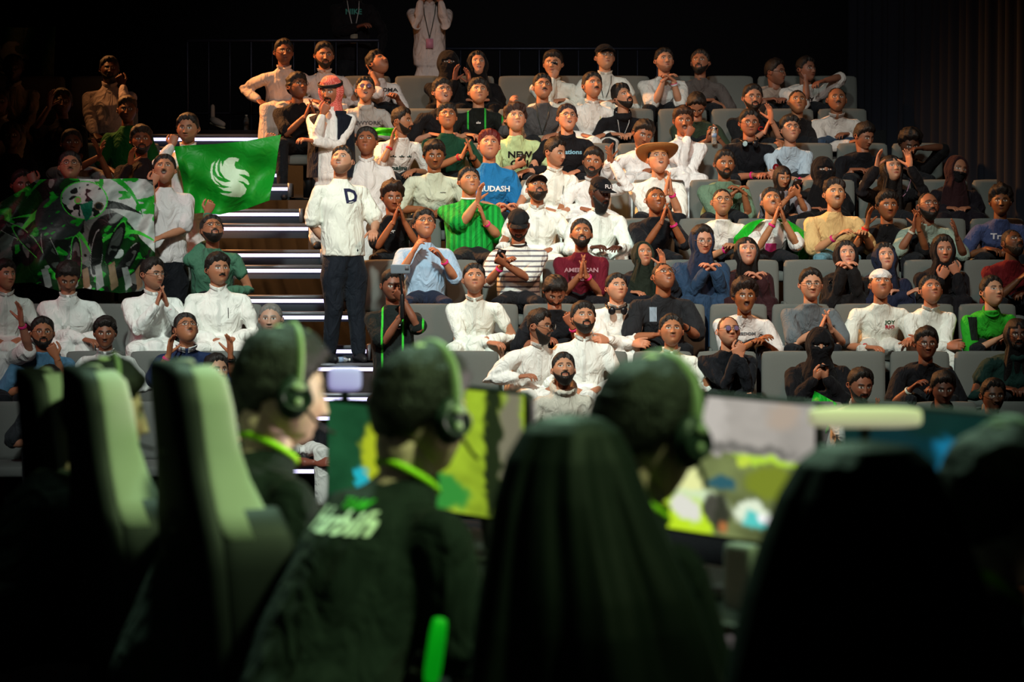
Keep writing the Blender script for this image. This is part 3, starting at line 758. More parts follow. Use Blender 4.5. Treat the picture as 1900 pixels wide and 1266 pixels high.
    for a in A:
        if a[:4] == 'band' and len(a) > 4: ring('wristband', a[4], .03, .031 + (.008 if longsl else 0) * .3, PINK if len(a) < 7 else a[6:])
        if a[:5] == 'watch': ring('watch', a[5], .035, .032, 'c8c8cc' if a.endswith('w') else '0c0c0c')
        if a == 'hphones':   # around the neck
            g = G(); g.torus(neck_b - fwd * .02 + up * .0, .088, .009, ax=up + fwd * .4, seg=24)
            for sg in (-1, 1): g.ball(neck_b + fwd * .085 + rgt * sg * .052 - up * .045, (.032, .022, .036), Rb @ rotz(sg * .4))
            V, Q, T = g.arr(); add('headphones', V, Q, T, mat('headphone_black', '15161a', .3), root, org)
            if 'disc' in A:
                g = G(); g.ball(neck_b + fwd * .108 - rgt * .052 - up * .045, (.024, .004, .026), Rb @ rotz(-.4)); V, Q, T = g.arr(); add('ear_disc', V, Q, T, mat('disc', '9ab4b8', .3), root, org)
        if a == 'lanyard':
            ch = shc + fwd * .155 * b - spine_dir * .30 * hs
            g = G()
            for sg in (-1, 1): g.tube([neck_b + rgt * sg * .066 - fwd * .0 + up * .012, shc + rgt * sg * .055 + fwd * (.125 * b + .01) - spine_dir * .05, shc + rgt * sg * .03 + fwd * (.15 * b + .015) - spine_dir * .17, ch + fwd * .02], .0045, seg=6)
            V, Q, T = g.arr(); ln = add('lanyard', V, Q, T, mat('lanyard', '3a403c' if 'lwhite' not in A else 'b8b8b8', .6), root, org)
            g = G(); g.box(ch + fwd * .022 - up * .06, (.038, .003, .05), Rb); V, Q, T = g.arr(); add('badge', V, Q, T, mat('badge', 'c08098' if 'lpink' in A else '8a8474', .4), ln, org, smooth=False)
        if a.startswith('headset'):
            g = G(); n_ = 28; P = []
            for i in range(n_ + 1):
                t = -1.62 + 3.24 * i / n_; P.append((.104 * math.sin(t), .004, .128 * math.cos(t) * (1 if abs(t) < 1.57 else 1) + .012))
            g.tube(P, .011, seg=10, flat=(2.0, .8), up=(0, 1, 0)); V, Q, T = g.arr(); hb = add('headset', headw(V), Q, T, mat('headset_band', '8a9c74' , .45), root, org)
            for sg in (-1, 1):
                g = G(); g.ball((sg * .106, .008, -.004), (.022, .040, .050)); g.torus((sg * .124, .008, -.004), .028, .006, ax=(1, 0, 0), seg=20, sq=(.9, 1.2)); V, Q, T = g.arr(); add('ear_cup', headw(V), Q, T, mat('headset_cup', '23302a', .4), hb, org)
                g = G(); g.ball((sg * .130, .008, .020), (.004, .016, .009)); g.ball((sg * .130, .004, -.012), (.004, .009, .009)); V, Q, T = g.arr(); add('ear_cup_badge', headw(V), Q, T, mat('headset_badge', '9aa88a', .4), hb, org)
            g = G(); g.torus((.0, .002, .139), .024, .0075, ax=(0, 0, 1), seg=20, sq=(1.5, .62)); V, Q, T = g.arr(); add('band_logo', headw(V), Q, T, mat('headset_logo', 'd0dcb0', .4), hb, org)
            g = G(); g.tube([(-.095, -.02, -.02), (-.088, -.07, -.06), (-.05, -.115, -.068)], .004, seg=6); V, Q, T = g.arr(); add('microphone', headw(V), Q, T, mat('mic', '101010', .4), hb, org)
        if a[:5] == 'phone' or a[:3] == 'cup':
            s = a[5] if a[:5] == 'phone' else a[3]; fd = W[s] - E[s]; fd /= np.linalg.norm(fd); c = W[s] + fd * .075 + up * .035 + fwd * (-.01)
            g = G(); Rp = Rb @ rotx(.5 if 'flatphone' not in A else 1.2) @ roty(.25)
            g.box(c, (.037, .0045, .076), Rp, bev=.004); V, Q, T = g.arr()
            ph = add('smartphone', V, Q, T, mat('phone_black', '17181c', .25), None, c)
            tag(ph, 'phone held by the ' + short, 'phone')
            g = G(); g.box(c + Rp @ np.array((0, .0048, 0)), (.033, .0006, .070), Rp); V, Q, T = g.arr(); add('screen', V, Q, T, mat('phone_screen', '303c48', .1, emit=.25), ph, c, smooth=False)
            g = G(); g.box(c + Rp @ np.array((-.020, -.0055, .055)), (.011, .0015, .014), Rp); V, Q, T = g.arr(); add('camera_bump', V, Q, T, mat('phone_cam', '6a6a70', .3), ph, c, smooth=False)
    return dict(root=root, hand=W, el=E, fwd=fwd, rgt=rgt, shc=shc, neck=neck_b, org=org, head=hcen, Rh=Rh, hip=hip, K=K, short=short, spine=spine_dir)
_H = {}
def HAIRM(hc):
    if hc in _H: return _H[hc]
    m, nt, b = nodes('hair'); c = lin(hc); N = nt.nodes.new; L = nt.links.new
    b.inputs['Base Color'].default_value = (*c, 1); b.inputs['Roughness'].default_value = .55; b.inputs['Specular IOR Level'].default_value = .4
    tc = N('ShaderNodeTexCoord'); mp = N('ShaderNodeMapping'); mp.inputs['Scale'].default_value = (160, 160, 60); n = N('ShaderNodeTexNoise'); n.inputs['Scale'].default_value = 1; n.inputs['Distortion'].default_value = .6
    u = N('ShaderNodeBump'); u.inputs['Strength'].default_value = .8; u.inputs['Distance'].default_value = .008
    L(tc.outputs['Object'], mp.inputs[0]); L(mp.outputs[0], n.inputs['Vector']); L(n.outputs[0], u.inputs['Height']); L(u.outputs[0], b.inputs['Normal'])
    _H[hc] = m; return m
def GHUTRA():
    if 'g' in _H: return _H['g']
    m, nt, b = nodes('red_check_cloth'); N = nt.nodes.new; L = nt.links.new
    tc = N('ShaderNodeTexCoord'); ck = N('ShaderNodeTexChecker'); ck.inputs['Scale'].default_value = 110
    ck.inputs['Color1'].default_value = (.55, .03, .02, 1); ck.inputs['Color2'].default_value = (.75, .25, .2, 1)
    L(tc.outputs['Object'], ck.inputs['Vector']); L(ck.outputs[0], b.inputs['Base Color']); b.inputs['Roughness'].default_value = .85
    _H['g'] = m; return m
SKIN = vcol_mat('skin', .5, spec=.35)
build_hands()
# ------------------------------------------------------------------ hall and stand
def sbox(name, lo, hi, m, parent=None, bev=0, org=None):
    lo = np.array(lo, float); hi = np.array(hi, float); g = G(); g.box((lo + hi) / 2, (hi - lo) / 2, None, bev); V, Q, T = g.arr()
    return add(name, V, Q, T, m, parent, (lo + hi) / 2 if org is None else org, smooth=bev > 0)
DARK = mat('hall_black', '0d0f14', .9); CARPET = mat('tier_carpet', '16191c', .95, noise=.4, nscale=60)
struct(sbox('floor', (-16, 2, FLOOR[0] - .3), (16, 40, FLOOR[0]), CARPET))
struct(sbox('stage_floor', (-6, -1.5, -.25), (6, 8.9, 0), mat('stage_black', '0b0c0e', .5)))
for k in range(1, 11):
    y0 = row_d(k) - .75
    o = struct(sbox('floor_tier', (-11, y0, FLOOR[0]), (11, y0 + (.86 if k < 10 else 6), FLOOR[k]), CARPET))
struct(sbox('wall_back', (-16, 36, FLOOR[0]), (16, 36.3, 9), DARK))
struct(sbox('wall_left', (-11.3, 8, FLOOR[0]), (-11, 36, 9), DARK)); struct(sbox('wall_right', (11, 8, FLOOR[0]), (11.3, 36, 9), DARK))
struct(sbox('ceiling', (-16, -2, 12), (16, 36, 12.3), DARK))
# pleated side curtain at the right of the stand
nu = 260; P = []; a0 = np.array((3.62, 31.2)); a1 = np.array((4.95, 25.9))
for zz in (-1.0, 4.0):
    for i in range(nu):
        t = i / (nu - 1); p = a0 * (1 - t) + a1 * t; p = p + np.array((-.9, -.43)) * .05 * math.sin(t * 150) + np.array((-.9, -.43)) * .02 * math.sin(t * 67)
        P.append((p[0], p[1], zz))
Qn = [(i, i + 1, nu + i + 1, nu + i) for i in range(nu - 1)]
tag(add('pleated_curtain', P, Qn, None, mat('curtain_navy', '10141f', .9), None, (6, 28.5, 0)), 'dark navy pleated curtain hanging beside the stand at the right', 'curtain')
# guard rails on the top walkway and down the right side
def rail(p0, p1, label, n=9, h=.95):
    p0 = np.array(p0, float); p1 = np.array(p1, float); r = empty('guard_rail', tuple(p0), label, 'railing'); m = mat('rail_metal', '232836', .4, .6)
    up = np.array((0, 0, h)); g = G(); g.tube([p0 + up, p1 + up], .022, seg=8); V, Q, T = g.arr(); add('top_rail', V, Q, T, m, r, p0)
    g = G(); g.tube([p0 + up * .2, p1 + up * .2], .014, seg=8); V, Q, T = g.arr(); add('bottom_rail', V, Q, T, m, r, p0)
    for i in range(n + 1):
        q = p0 + (p1 - p0) * i / n; g = G(); g.tube([q + up * .01, q + up], .018 if i % 3 == 0 else .009, seg=6); V, Q, T = g.arr(); add('post' if i % 3 == 0 else 'baluster', V, Q, T, m, r, p0)
z10 = FLOOR[10]
rail((-3.4, 30.6, z10), (-1.4, 30.6, z10), 'dark metal guard rail on the walkway behind the top left of the crowd', 9)
rail((-1.0, 32.2, z10), (1.6, 32.2, z10), 'dark metal guard rail behind the standing person in white', 12)
rail((4.4, 30.6, FLOOR[9] + .3), (5.6, 28.2, FLOOR[7] + .3), 'sloping dark metal rail in front of the navy curtain', 9)
# lit aisle steps
def aisle_x(d):
    t = (d - 24.9) / 3.45
    return -2.12 - 1.30 * t, -1.14 - 1.04 * t
STEPM = mat('step_carpet', '2a3036', .9, noise=.3, nscale=90); NOSE = mat('step_nosing', '6d7078', .45, .4); LED = mat('step_led', 'd8d4ff', .5, emit=1.5)
order = ['bottom', 'second', 'third', 'fourth', 'fifth', 'sixth', 'seventh', 'eighth', 'ninth', 'tenth', 'eleventh', 'twelfth', 'thirteenth', 'fourteenth', 'fifteenth', 'sixteenth', 'seventeenth', 'topmost']
n = 0
for k in range(1, 10):
    for half in (0, 1):
        z = FLOOR[k] + .04 + {5: .05, 6: .085, 7: .10, 8: .12, 9: .13}.get(k, 0) + (.135 if half else 0); y = row_d(k) - .75 + (.37 if half else 0); x0, x1 = aisle_x(y)
        if k < 3: x0, x1 = -2.3, -1.1
        lb = ('%s lit aisle step counted from the stage side' % order[n]) if k < 9 or not half else 'topmost lit aisle step near the top row'
        r = empty('aisle_step', ((x0 + x1) / 2, y, z), lb, 'step', 'lit steps of the aisle'); n += 1
        c = ((x0 + x1) / 2, y, z)
        y1 = y + (.40 if not half else .36)
        sbox('tread', (x0, y, FLOOR[k - 1] + .002 if not half else FLOOR[k] + .002), (x1, y1, z - .012), STEPM, r, org=c)
        sbox('nosing', (x0, y - .03, z - .032), (x1, y + .05, z), NOSE, r, org=c)
        sbox('light_strip', (x0, y - .022, z - .068), (x1, y - .004, z - .036), LED, r, org=c)
        sbox('end_cap', (x1, y - .03, z - .13), (x1 + .03, y + .35, z + .004), NOSE, r, org=c)
# ------------------------------------------------------------------ seats (called after the crowd so that labels can name who sits there)
def make_seat():
    r = empty('auditorium_seat', (0, 0, 0)); fm = mat('seat_fabric', '5e625f', .92, noise=.18, nscale=300, bump=.12, bscale=500); rim = mat('seat_edge_highlight', '8a7468', .7)
    R = rotx(-.10); g = G(); g.box((0, .03, .68), (.247, .05, .235), R, bev=.032); V, Q, T = g.arr(); add('backrest', V, Q, T, fm, r, (0, 0, 0))
    g = G(); P = []
    g.tube([(-.205, .058, .897), (.205, .058, .897)], .007, seg=8); V, Q, T = g.arr(); add('edging', V, Q, T, rim, r, (0, 0, 0))  # orange light on the backrest's top edge, put in as a tan strip
    g = G(); g.box((0, -.22, .40), (.24, .23, .055), rotx(.05), bev=.045); V, Q, T = g.arr(); add('cushion', V, Q, T, fm, r, (0, 0, 0))
    g = G(); g.box((0, -.08, .18), (.05, .08, .18)); g.box((0, -.10, .012), (.20, .10, .012)); V, Q, T = g.arr(); add('pedestal', V, Q, T, mat('seat_metal', '1a1c1f', .5, .5), r, (0, 0, 0), smooth=False)
    g = G(); g.box((-.258, -.17, .52), (.018, .16, .03), bev=.015); g.box((-.258, -.10, .30), (.012, .04, .22)); V, Q, T = g.arr(); add('armrest', V, Q, T, fm, r, (0, 0, 0))
    return r
ANCH = {0: 3.1, 1: 3.2, 2: 3.107, 3: 2.204, 4: 2.38, 5: 2.567, 6: 2.715, 7: 2.6, 8: 2.5, 9: 2.5}
ROWN = ['front row', 'second row', 'third row', 'fourth row', 'fifth row', 'sixth row', 'seventh row', 'eighth row', 'ninth row', 'top row']
def copy_tree(o, parent=None):
    c = o.copy(); COL.objects.link(c)
    if parent is not None: c.parent = parent
    for ch in [x for x in o.children]: copy_tree(ch, c)
    return c
def build_seats():
    proto = make_seat(); first = True
    for k in range(0, 10):
        y = row_d(k); s = F_PX / y; xs = []
        L, R_ = aisle_x(y) if k > 3 else (-2.1, -1.0 if k == 3 else (-.75 if k < 3 else -1.))
        a = ANCH[k]
        x = a + .265
        while x > R_ + .27: x -= .532
        x += .532
        while x < (950 / s + .2): xs.append(x); x += .532
        x = L - .28
        while x > -(950 / s + .2): xs.append(x); x -= .532
        taken = {}
        for (r, hx, lb) in SEATED:
            if r != k: continue
            c_ = sorted((abs(hx - x), x) for x in xs if x not in taken)
            if c_ and c_[0][0] < .42: taken[c_[0][1]] = lb
        for x in xs:
            pxx = 950 + x * s
            if k == 0 and not 500 < pxx < 800: continue
            if k >= 7 and pxx > {7: 1720, 8: 1640, 9: 1575}[k]: continue
            side = 'right' if x > L + .2 else 'left'
            q = sorted([t for t in xs if (t > L + .2) == (x > L + .2)], reverse=side == 'left'); n_ = q.index(x)
            lb = ('grey fabric seat of the ' + taken[x]) if x in taken else '%s seat from the aisle, empty, in the %s of the %s block' % (order[n_] if n_ else 'first', ROWN[k], side)
            w_ = lb.split()
            if len(w_) > 16: lb = ' '.join(w_[:16]).rstrip(',')
            if first: o = proto; first = False
            else: o = copy_tree(proto)
            o.location = (x, y, FLOOR[k]); tag(o, lb, 'seat', 'grey auditorium seats')
# ------------------------------------------------------------------ painted flags
def inpoly(X, Y, poly):
    ins = np.zeros(X.shape, bool); n = len(poly); j = n - 1
    for i in range(n):
        xi, yi = poly[i]; xj, yj = poly[j]
        c = ((yi > Y) != (yj > Y)) & (X < (xj - xi) * (Y - yi) / (yj - yi + 1e-9) + xi); ins ^= c; j = i
    return ins
EAGLE = [[(1632, 985), (1645, 945), (1680, 920), (1730, 918), (1758, 930), (1752, 948), (1730, 950), (1722, 975), (1735, 1000), (1765, 1008), (1800, 1012), (1828, 1035), (1832, 1062), (1800, 1045), (1755, 1043), (1785, 1062), (1815, 1080), (1832, 1112), (1825, 1122), (1790, 1097), (1750, 1090), (1790, 1115), (1812, 1150), (1800, 1185), (1765, 1210), (1700, 1207), (1640, 1192), (1622, 1178), (1690, 1184), (1715, 1172), (1650, 1162), (1602, 1132), (1650, 1144), (1705, 1138), (1640, 1122), (1590, 1088), (1568, 1048), (1610, 1085), (1660, 1102), (1705, 1095), (1655, 1070), (1618, 1022), (1612, 975), (1622, 945)],
         [(1582, 938), (1562, 985), (1562, 1040), (1582, 1090), (1625, 1128), (1585, 1110), (1556, 1075), (1546, 1020), (1552, 970)],
         [(1614, 922), (1596, 965), (1596, 1010), (1614, 1050), (1645, 1074), (1602, 1055), (1580, 1015), (1584, 965)]]
def eagle_px(x0=0, y0=0, k=1.0): return [[((x / 3.956 - 427) * k + 427 + x0, (60 + y / 3.956 - 329) * k + 329 + y0) for x, y in p] for p in EAGLE]
def cloth_sheet(name, edgeT, edgeB, D, wave, colfn, nu, nv, label, cat, seed=3, m=None):
    """edgeT/edgeB: lists of pixels along top and bottom edge; D depth"""
    def curve(E, u):
        E = np.array(E, float); s = np.linspace(0, 1, len(E)); return np.stack([np.interp(u, s, E[:, 0]), np.interp(u, s, E[:, 1])], 1)
    u = np.linspace(0, 1, nu); a = curve(edgeT, u); b = curve(edgeB, u); v = np.linspace(0, 1, nv)[:, None, None]
    PX = (a[None] * (1 - v) + b[None] * v).reshape(-1, 2); U, Vv = np.meshgrid(u, v.ravel()); U = U.ravel(); Vv = Vv.ravel()
    C = colfn(PX[:, 0], PX[:, 1], U, Vv)
    mid = at(PX[:, 0].mean(), PX[:, 1].mean(), D); W = np.stack([(PX[:, 0] - 950) / F_PX * D, np.full(len(PX), D), mid[2] - (PX[:, 1] - PX[:, 1].mean()) / F_PX * D], 1)
    W[:, 1] += wave(U, Vv)
    i, j = np.meshgrid(np.arange(nv - 1), np.arange(nu - 1), indexing='ij'); i = i.ravel(); j = j.ravel()
    Q = np.stack([i * nu + j, (i + 1) * nu + j, (i + 1) * nu + j + 1, i * nu + j + 1], 1)
    N = normals(W, Q) * .004; n0 = len(W); V2 = np.vstack([W, W - N]); Q2 = np.vstack([Q, Q[:, ::-1] + n0])
    o = add(name, V2, Q2, None, m or vcol_mat('flag_cloth', .5, spec=.3, bump=.35), None, mid, np.vstack([C, C])); return tag(o, label, cat)
def green_flag():
    pol = eagle_px()
    def col(X, Y, U, V):
        C = np.tile(lin('0c8c22'), (len(X), 1)); m = np.zeros(len(X), bool)
        for p in pol: m |= inpoly(X, Y, p)
        C[m] = lin('c8e4c8'); return C
    cloth_sheet('green_flag', [(325, 272), (345, 270), (400, 268), (460, 262), (522, 250)], [(350, 397), (375, 395), (410, 398), (455, 388), (502, 372)], 25.85,
                lambda u, v: .05 * np.sin(u * 13 + v * 5) * (v + .25) + .035 * np.sin(u * 7 - v * 9), col, 230, 150, 'bright green flag with a white eagle emblem held open by a standing person', 'flag')
def noisef(X, Y, f, s, o=4):
    r = np.random.RandomState(s); a = np.zeros(len(X))
    for i in range(o * 3):
        t = r.rand() * 6.28; q = f * 1.7 ** (i // 3); a += np.sin(q * (X * math.cos(t) + Y * math.sin(t)) + r.rand() * 6.28 + 1.2 * np.sin(q * .6 * (X * math.sin(t) - Y * math.cos(t)) + r.rand() * 6)) / 1.45 ** (i // 3)
    return a / (o * 1.3)
def banner():
    G0, G1, G2, BK, WH, GY, BE = map(lambda h: np.array(lin(h)), ('063a10', '18a028', '42d040', '101614', 'c4ccc8', '6c746f', '9a8264'))
    def col(X, Y, U, V):
        n = len(X); n1 = noisef(X, Y, .035, 4); n2 = noisef(X, Y * 1.3, .07, 9); n3 = noisef(X + Y, Y, .16, 12, 3)
        C = np.tile(G0, (n, 1)); 
        C[n1 > .05] = BK; C[(n1 > .32)] = GY; C[(n2 > .33) & (n1 < .2)] = G1; C[(n2 > .55) & (n1 < .1)] = G2; C[n1 < -.55] = WH
        # upper right pale cloth with green strokes
        pl = inpoly(X, Y, [(170, 328), (262, 328), (285, 345), (300, 400), (292, 470), (260, 440), (230, 400), (200, 385), (185, 350)]); C[pl] = WH * (.9 + .1 * n3[pl, None]); C[pl & (n2 > .2)] = G1
        # sweeping bands
        for (cx, cy, r, w_, c, a0, a1) in ((150, 430, 118, 6, G1, -2.6, -.2), (120, 470, 90, 7, G2, -2.9, -.9), (200, 500, 120, 9, BK, -2.7, -1.0), (60, 520, 120, 5, G2, -1.9, -.3), (250, 480, 90, 10, BK, -2.9, -1.9), (240, 505, 75, 4, G2, -2.8, -.7)):
            rr = np.hypot(X - cx, Y - cy); th = np.arctan2(Y - cy, X - cx); w2 = w_ * np.sin(np.clip((th - a0) / (a1 - a0), 0, 1) * np.pi); C[(np.abs(rr - r) < w2) & (th > a0) & (th < a1)] = c
        # wing-like dark blades with pale veins
        for i, (x, y, a) in enumerate(((30, 430, .5), (55, 450, .8), (95, 470, 1.2), (140, 480, 1.5), (180, 470, 1.7), (215, 450, 2.0), (235, 485, 2.2))):
            u = (X - x) * math.cos(a) + (Y - y) * math.sin(a); v = -(X - x) * math.sin(a) + (Y - y) * math.cos(a); e = (u / 44) ** 2 + (v / 11) ** 2
            C[e < 1] = BK; C[(e < .5) & (n2 > .1)] = GY * .6; C[(e > .86) & (e < 1.03) & (n1 > -.1)] = (G2 if i % 2 else WH * .6)
        # pale round mask-like blob with a dark hollow
        e = ((X - 158) / 42) ** 2 + ((Y - 372) / 34) ** 2; C[e < 1.12] = G2; C[e < 1] = WH * .8; C[(e < 1) & (n2 + .4 * (X < 150) > .3)] = BK
        e = ((X - 186) / 9) ** 2 + ((Y - 383) / 8) ** 2; C[e < 1] = BE * .35; C[e < .5] = BK
        e = ((X - 146) / 7) ** 2 + ((Y - 372) / 7) ** 2; C[e < 1] = G2; C[e < .55] = BE
        C[inpoly(X, Y, [(150, 380), (176, 372), (172, 400), (160, 412)])] = lin('0e6a50')
        e = ((X - 110) / 46) ** 2 + ((Y - 405) / 40) ** 2; d = (e < 1) & (((X - 158) / 42) ** 2 + ((Y - 372) / 34) ** 2 > 1.1); C[d] = lin('33393a'); C[d & (n3 > .45)] = G1
        for i in range(9):
            x = 80 + i * 24; C[inpoly(X, Y, [(x, 500 + 8 * math.sin(i)), (x + 11, 490 + 6 * math.cos(i * 2)), (x + 18, 530), (x + 6, 540)])] = BE * .8 if i % 2 else WH * .6
        return C * (.85 + .15 * n3[:, None].clip(-1, 1))
    cloth_sheet('painted_banner', [(-60, 400), (0, 376), (40, 352), (72, 334), (120, 331), (180, 333), (250, 331), (284, 334)], [(-60, 520), (0, 528), (60, 524), (110, 540), (160, 534), (220, 545), (262, 540), (292, 520)], 25.15,
                lambda u, v: .05 * np.sin(u * 22 + v * 4) * (.3 + v) + .05 * np.sin(u * 9 - v * 6) + .02 * np.sin(v * 17 + u * 30), col, 330, 190, 'large green, black and white painted banner held up along the left of the stand', 'banner')
def dark_flag():
    pol = eagle_px(-405, -215, 1.0)
    def col(X, Y, U, V):
        C = np.tile(lin('0a4018'), (len(X), 1)); m = np.zeros(len(X), bool)
        for p in pol: m |= inpoly(X, Y, p)
        C[m] = lin('7c8a80'); return C
    cloth_sheet('dark_green_flag', [(-40, 48), (30, 52), (108, 50)], [(-40, 170), (40, 165), (100, 168)], 30.6, lambda u, v: .04 * np.sin(u * 11 + v * 3), col, 120, 100, 'dim dark green flag with a pale eagle emblem at the upper left', 'flag')
# ------------------------------------------------------------------ the stage: chairs, desks, monitors
FD = np.array((math.sin(math.radians(106)), -math.cos(math.radians(106)), 0))     # where the chairs face
RD = np.array((-FD[1], FD[0], 0)) * -1                                               # their right-hand side (towards the camera)
UP = np.array((0, 0, 1.))
def gaming_chair(px, D, ztop, label, low=False):
    c = at(px, 700, D); org = np.array((c[0], D, 0)); r = empty('gaming_chair', org, label, 'chair'); k = ztop - 1.30
    prof = [(.40, .20), (.50, .235), (.62, .26), (.76, .30), (.88, .32), (.95, .315), (1.01, .275), (1.07, .235), (1.13, .212), (1.22, .205), (1.28, .19), (1.303, .15)]
    if low: prof = [(z * .62 + .17, w_) for z, w_ in prof[:7]] + [(.82, .15)]
    blk = mat('chair_black', '15171a', .6, bump=.1, bscale=200); sid = mat('chair_side', 'a0a498', .75, bump=.1, bscale=160)
    def seg(x0, x1, f0, f1, name, m, cut=0):
        rings = []
        for z, w_ in prof:
            if (cut > 0 and z < .94) or (cut < 0 and z > 1.02): continue
            zz = z + k if z > .5 else z; a = x0(w_); b = x1(w_); cc = org + RD * (a + b) / 2 + FD * ((f0(w_) + f1(w_)) / 2 + .10 * (1 - z)) + UP * zz
            rings.append((cc, RD * (b - a) / 2, FD * (f1(w_) - f0(w_)) / 2))
        seg_ = 28; V = []; a_ = np.arange(seg_) / seg_ * 2 * np.pi
        for cc, X, Y in rings:
            ca = np.sign(np.cos(a_)) * np.abs(np.cos(a_)) ** .45; sa = np.sign(np.sin(a_)) * np.abs(np.sin(a_)) ** .45; V.append(cc + np.outer(ca, X) + np.outer(sa, Y))
        n_ = len(V); V = np.vstack(V); Q = [(i * seg_ + j, i * seg_ + (j + 1) % seg_, (i + 1) * seg_ + (j + 1) % seg_, (i + 1) * seg_ + j) for i in range(n_ - 1) for j in range(seg_)]
        b = len(V); V = np.vstack([V, rings[-1][0], rings[0][0]]); T = [(b, (n_ - 1) * seg_ + j, (n_ - 1) * seg_ + (j + 1) % seg_) for j in range(seg_)] + [(b + 1, (j + 1) % seg_, j) for j in range(seg_)]
        add(name, V, Q, T, m, r, org)
    seg(lambda w_: -w_, lambda w_: w_, lambda w_: -.045, lambda w_: .03, 'backrest', blk)
    for sg in (-1, 1):
        if not low: seg(lambda w_: sg * w_ - .028 - sg * .022, lambda w_: sg * w_ + .028 - sg * .022, lambda w_: .0, lambda w_: .075 + (w_ - .20) * .45, 'side_bolster', sid, .90)
        seg(lambda w_: sg * w_ - .028 - sg * .022, lambda w_: sg * w_ + .028 - sg * .022, lambda w_: .0, lambda w_: .10 + (w_ - .2) * .5, 'lower_bolster', blk, -1.0)
    # mark on the back of the headrest
    if not low:
        lm = mat('chair_logo', '8f8a84', .6); cz = org - FD * .052 + UP * (ztop - .155) - RD * .02
        g = G()
        for dx, dz, hx, hz in ((-.045, .0, .008, .042), (-.025, .0, .008, .024), (-.035, .006, .010, .007), (.010, .018, .022, .006), (.002, .008, .007, .010), (.012, -.002, .020, .006), (.026, -.014, .007, .010), (.010, -.026, .022, .006)):
            g.box(cz + RD * dx * 1.3 + UP * dz * 1.2, (hx * 1.3, .004, hz * 1.2), np.stack([RD, FD, UP], 1))
        V, Q, T = g.arr(); add('headrest_logo', V, Q, T, lm, r, org, smooth=False)
        g = G(); g.ball(org - FD * .048 + FD * .03 + UP * .93, (.03, .03, .018)); g.box(org - FD * .03 + UP * .89, (.028, .012, .006), np.stack([RD, FD, UP], 1)); V, Q, T = g.arr(); add('back_badge', V, Q, T, mat('badge_dim', '3a3634', .6), r, org)
    g = G(); g.box(org + FD * .32 + UP * .43, (.25, .25, .055), np.stack([RD, FD, UP], 1), bev=.04); V, Q, T = g.arr(); add('seat', V, Q, T, blk, r, org)
    for sg in (-1, 1):
        g = G(); g.box(org + FD * .30 + RD * sg * .30 + UP * .66, (.05, .13, .015), np.stack([RD, FD, UP], 1), bev=.012); g.tube([org + FD * .28 + RD * sg * .29 + UP * .40, org + FD * .28 + RD * sg * .29 + UP * .66], .02, seg=8); V, Q, T = g.arr(); add('armrest', V, Q, T, blk, r, org)
    g = G(); g.tube([org + FD * .30 + UP * .08, org + FD * .30 + UP * .40], .03, seg=10)
    for i in range(5):
        a = i * 1.2566; d_ = FD * math.cos(a) + RD * math.sin(a); g.tube([org + FD * .30 + UP * .09, org + FD * .30 + d_ * .30 + UP * .07], [.025, .016], seg=8)
    V, Q, T = g.arr(); add('base', V, Q, T, blk, r, org)
    for i in range(5):
        a = i * 1.2566; d_ = FD * math.cos(a) + RD * math.sin(a); g = G(); g.ball(org + FD * .30 + d_ * .30 + UP * .032, (.03, .03, .03)); V, Q, T = g.arr(); add('caster', V, Q, T, blk, r, org)
    return r
def draped_chair(outline, D, label, seed):
    """outline: (y px, left px, right px) rows of the cloth silhouette"""
    s = F_PX / D; cx = np.mean([(a + b) / 2 for _, a, b in outline[:3]]); c0 = at(cx, outline[0][0], D); org = np.array((c0[0], D, 0))
    r = empty('covered_gaming_chair', org, label, 'chair')
    nu = 160; ys = np.array([o[0] for o in outline], float); V = []; rows = np.linspace(0, 1, 90) ** 1.3
    yy = ys[0] + (ys[-1] - ys[0]) * rows; nv = len(yy)
    for i, y in enumerate(yy):
        l = np.interp(y, ys, [o[1] for o in outline]); rr = np.interp(y, ys, [o[2] for o in outline]); z = at(950, y, D)[2]
        cxx = ((l + rr) / 2 - 950) / s; hw = (rr - l) / 2 / s; f = min(1, i / 30)
        hw *= 1; dp = min(.17, hw * .75 + .02)
        t = np.arange(nu) / nu * 2 * np.pi; fold = 1 + f * (.034 * np.sin(t * 5 + seed + 1.2 * math.sin(i * .04)) * (1 + .6 * math.sin(i * .07 + seed)) + .022 * np.sin(t * 11 + seed * 2 + 1.5 * np.sin(t * 3 + i * .02)) + .008 * np.sin(t * 23 + i * .05)) + .012 * np.sin(t * 3 + i * .06)
        fo = np.where(np.abs(np.cos(t)) > .93, 1 + (fold - 1) * .3, fold)
        V.append(np.stack([cxx + hw * np.cos(t) * fo, D + dp * np.sin(t) * (1 + 2.2 * (fold - 1)), np.full(nu, z)], 1))
    V = np.vstack(V); Q = [(i * nu + j, (i + 1) * nu + j, (i + 1) * nu + (j + 1) % nu, i * nu + (j + 1) % nu) for i in range(nv - 1) for j in range(nu)]
    b = len(V); V = np.vstack([V, [c0[0], D, V[0, 2] + .004]]); T = [(b, j, (j + 1) % nu) for j in range(nu)]
    add('cloth_cover', V, Q, T, mat('cover_cloth', '18211d', .55, bump=.15, bscale=260), r, org)
    blk = mat('chair_black', '15171a', .6, bump=.1, bscale=200); R_ = np.stack([RD, FD, UP], 1)
    for nm_, cc, h, bv_ in (('seat', org + FD * .30 + UP * .43, (.25, .25, .055), .04), ('backrest', org + UP * (.70), (.11, .03, .26), .025)):
        g = G(); g.box(cc, h, R_, bev=bv_); v, q, t_ = g.arr(); add(nm_, v, q, t_, blk, r, org)
    g = G(); g.tube([org + FD * .1 + UP * .02, org + FD * .1 + UP * .42], .035, seg=10); g.box(org + FD * .1 + UP * .02, (.25, .25, .02), R_, bev=.015); v, q, t_ = g.arr(); add('base', v, q, t_, blk, r, org)
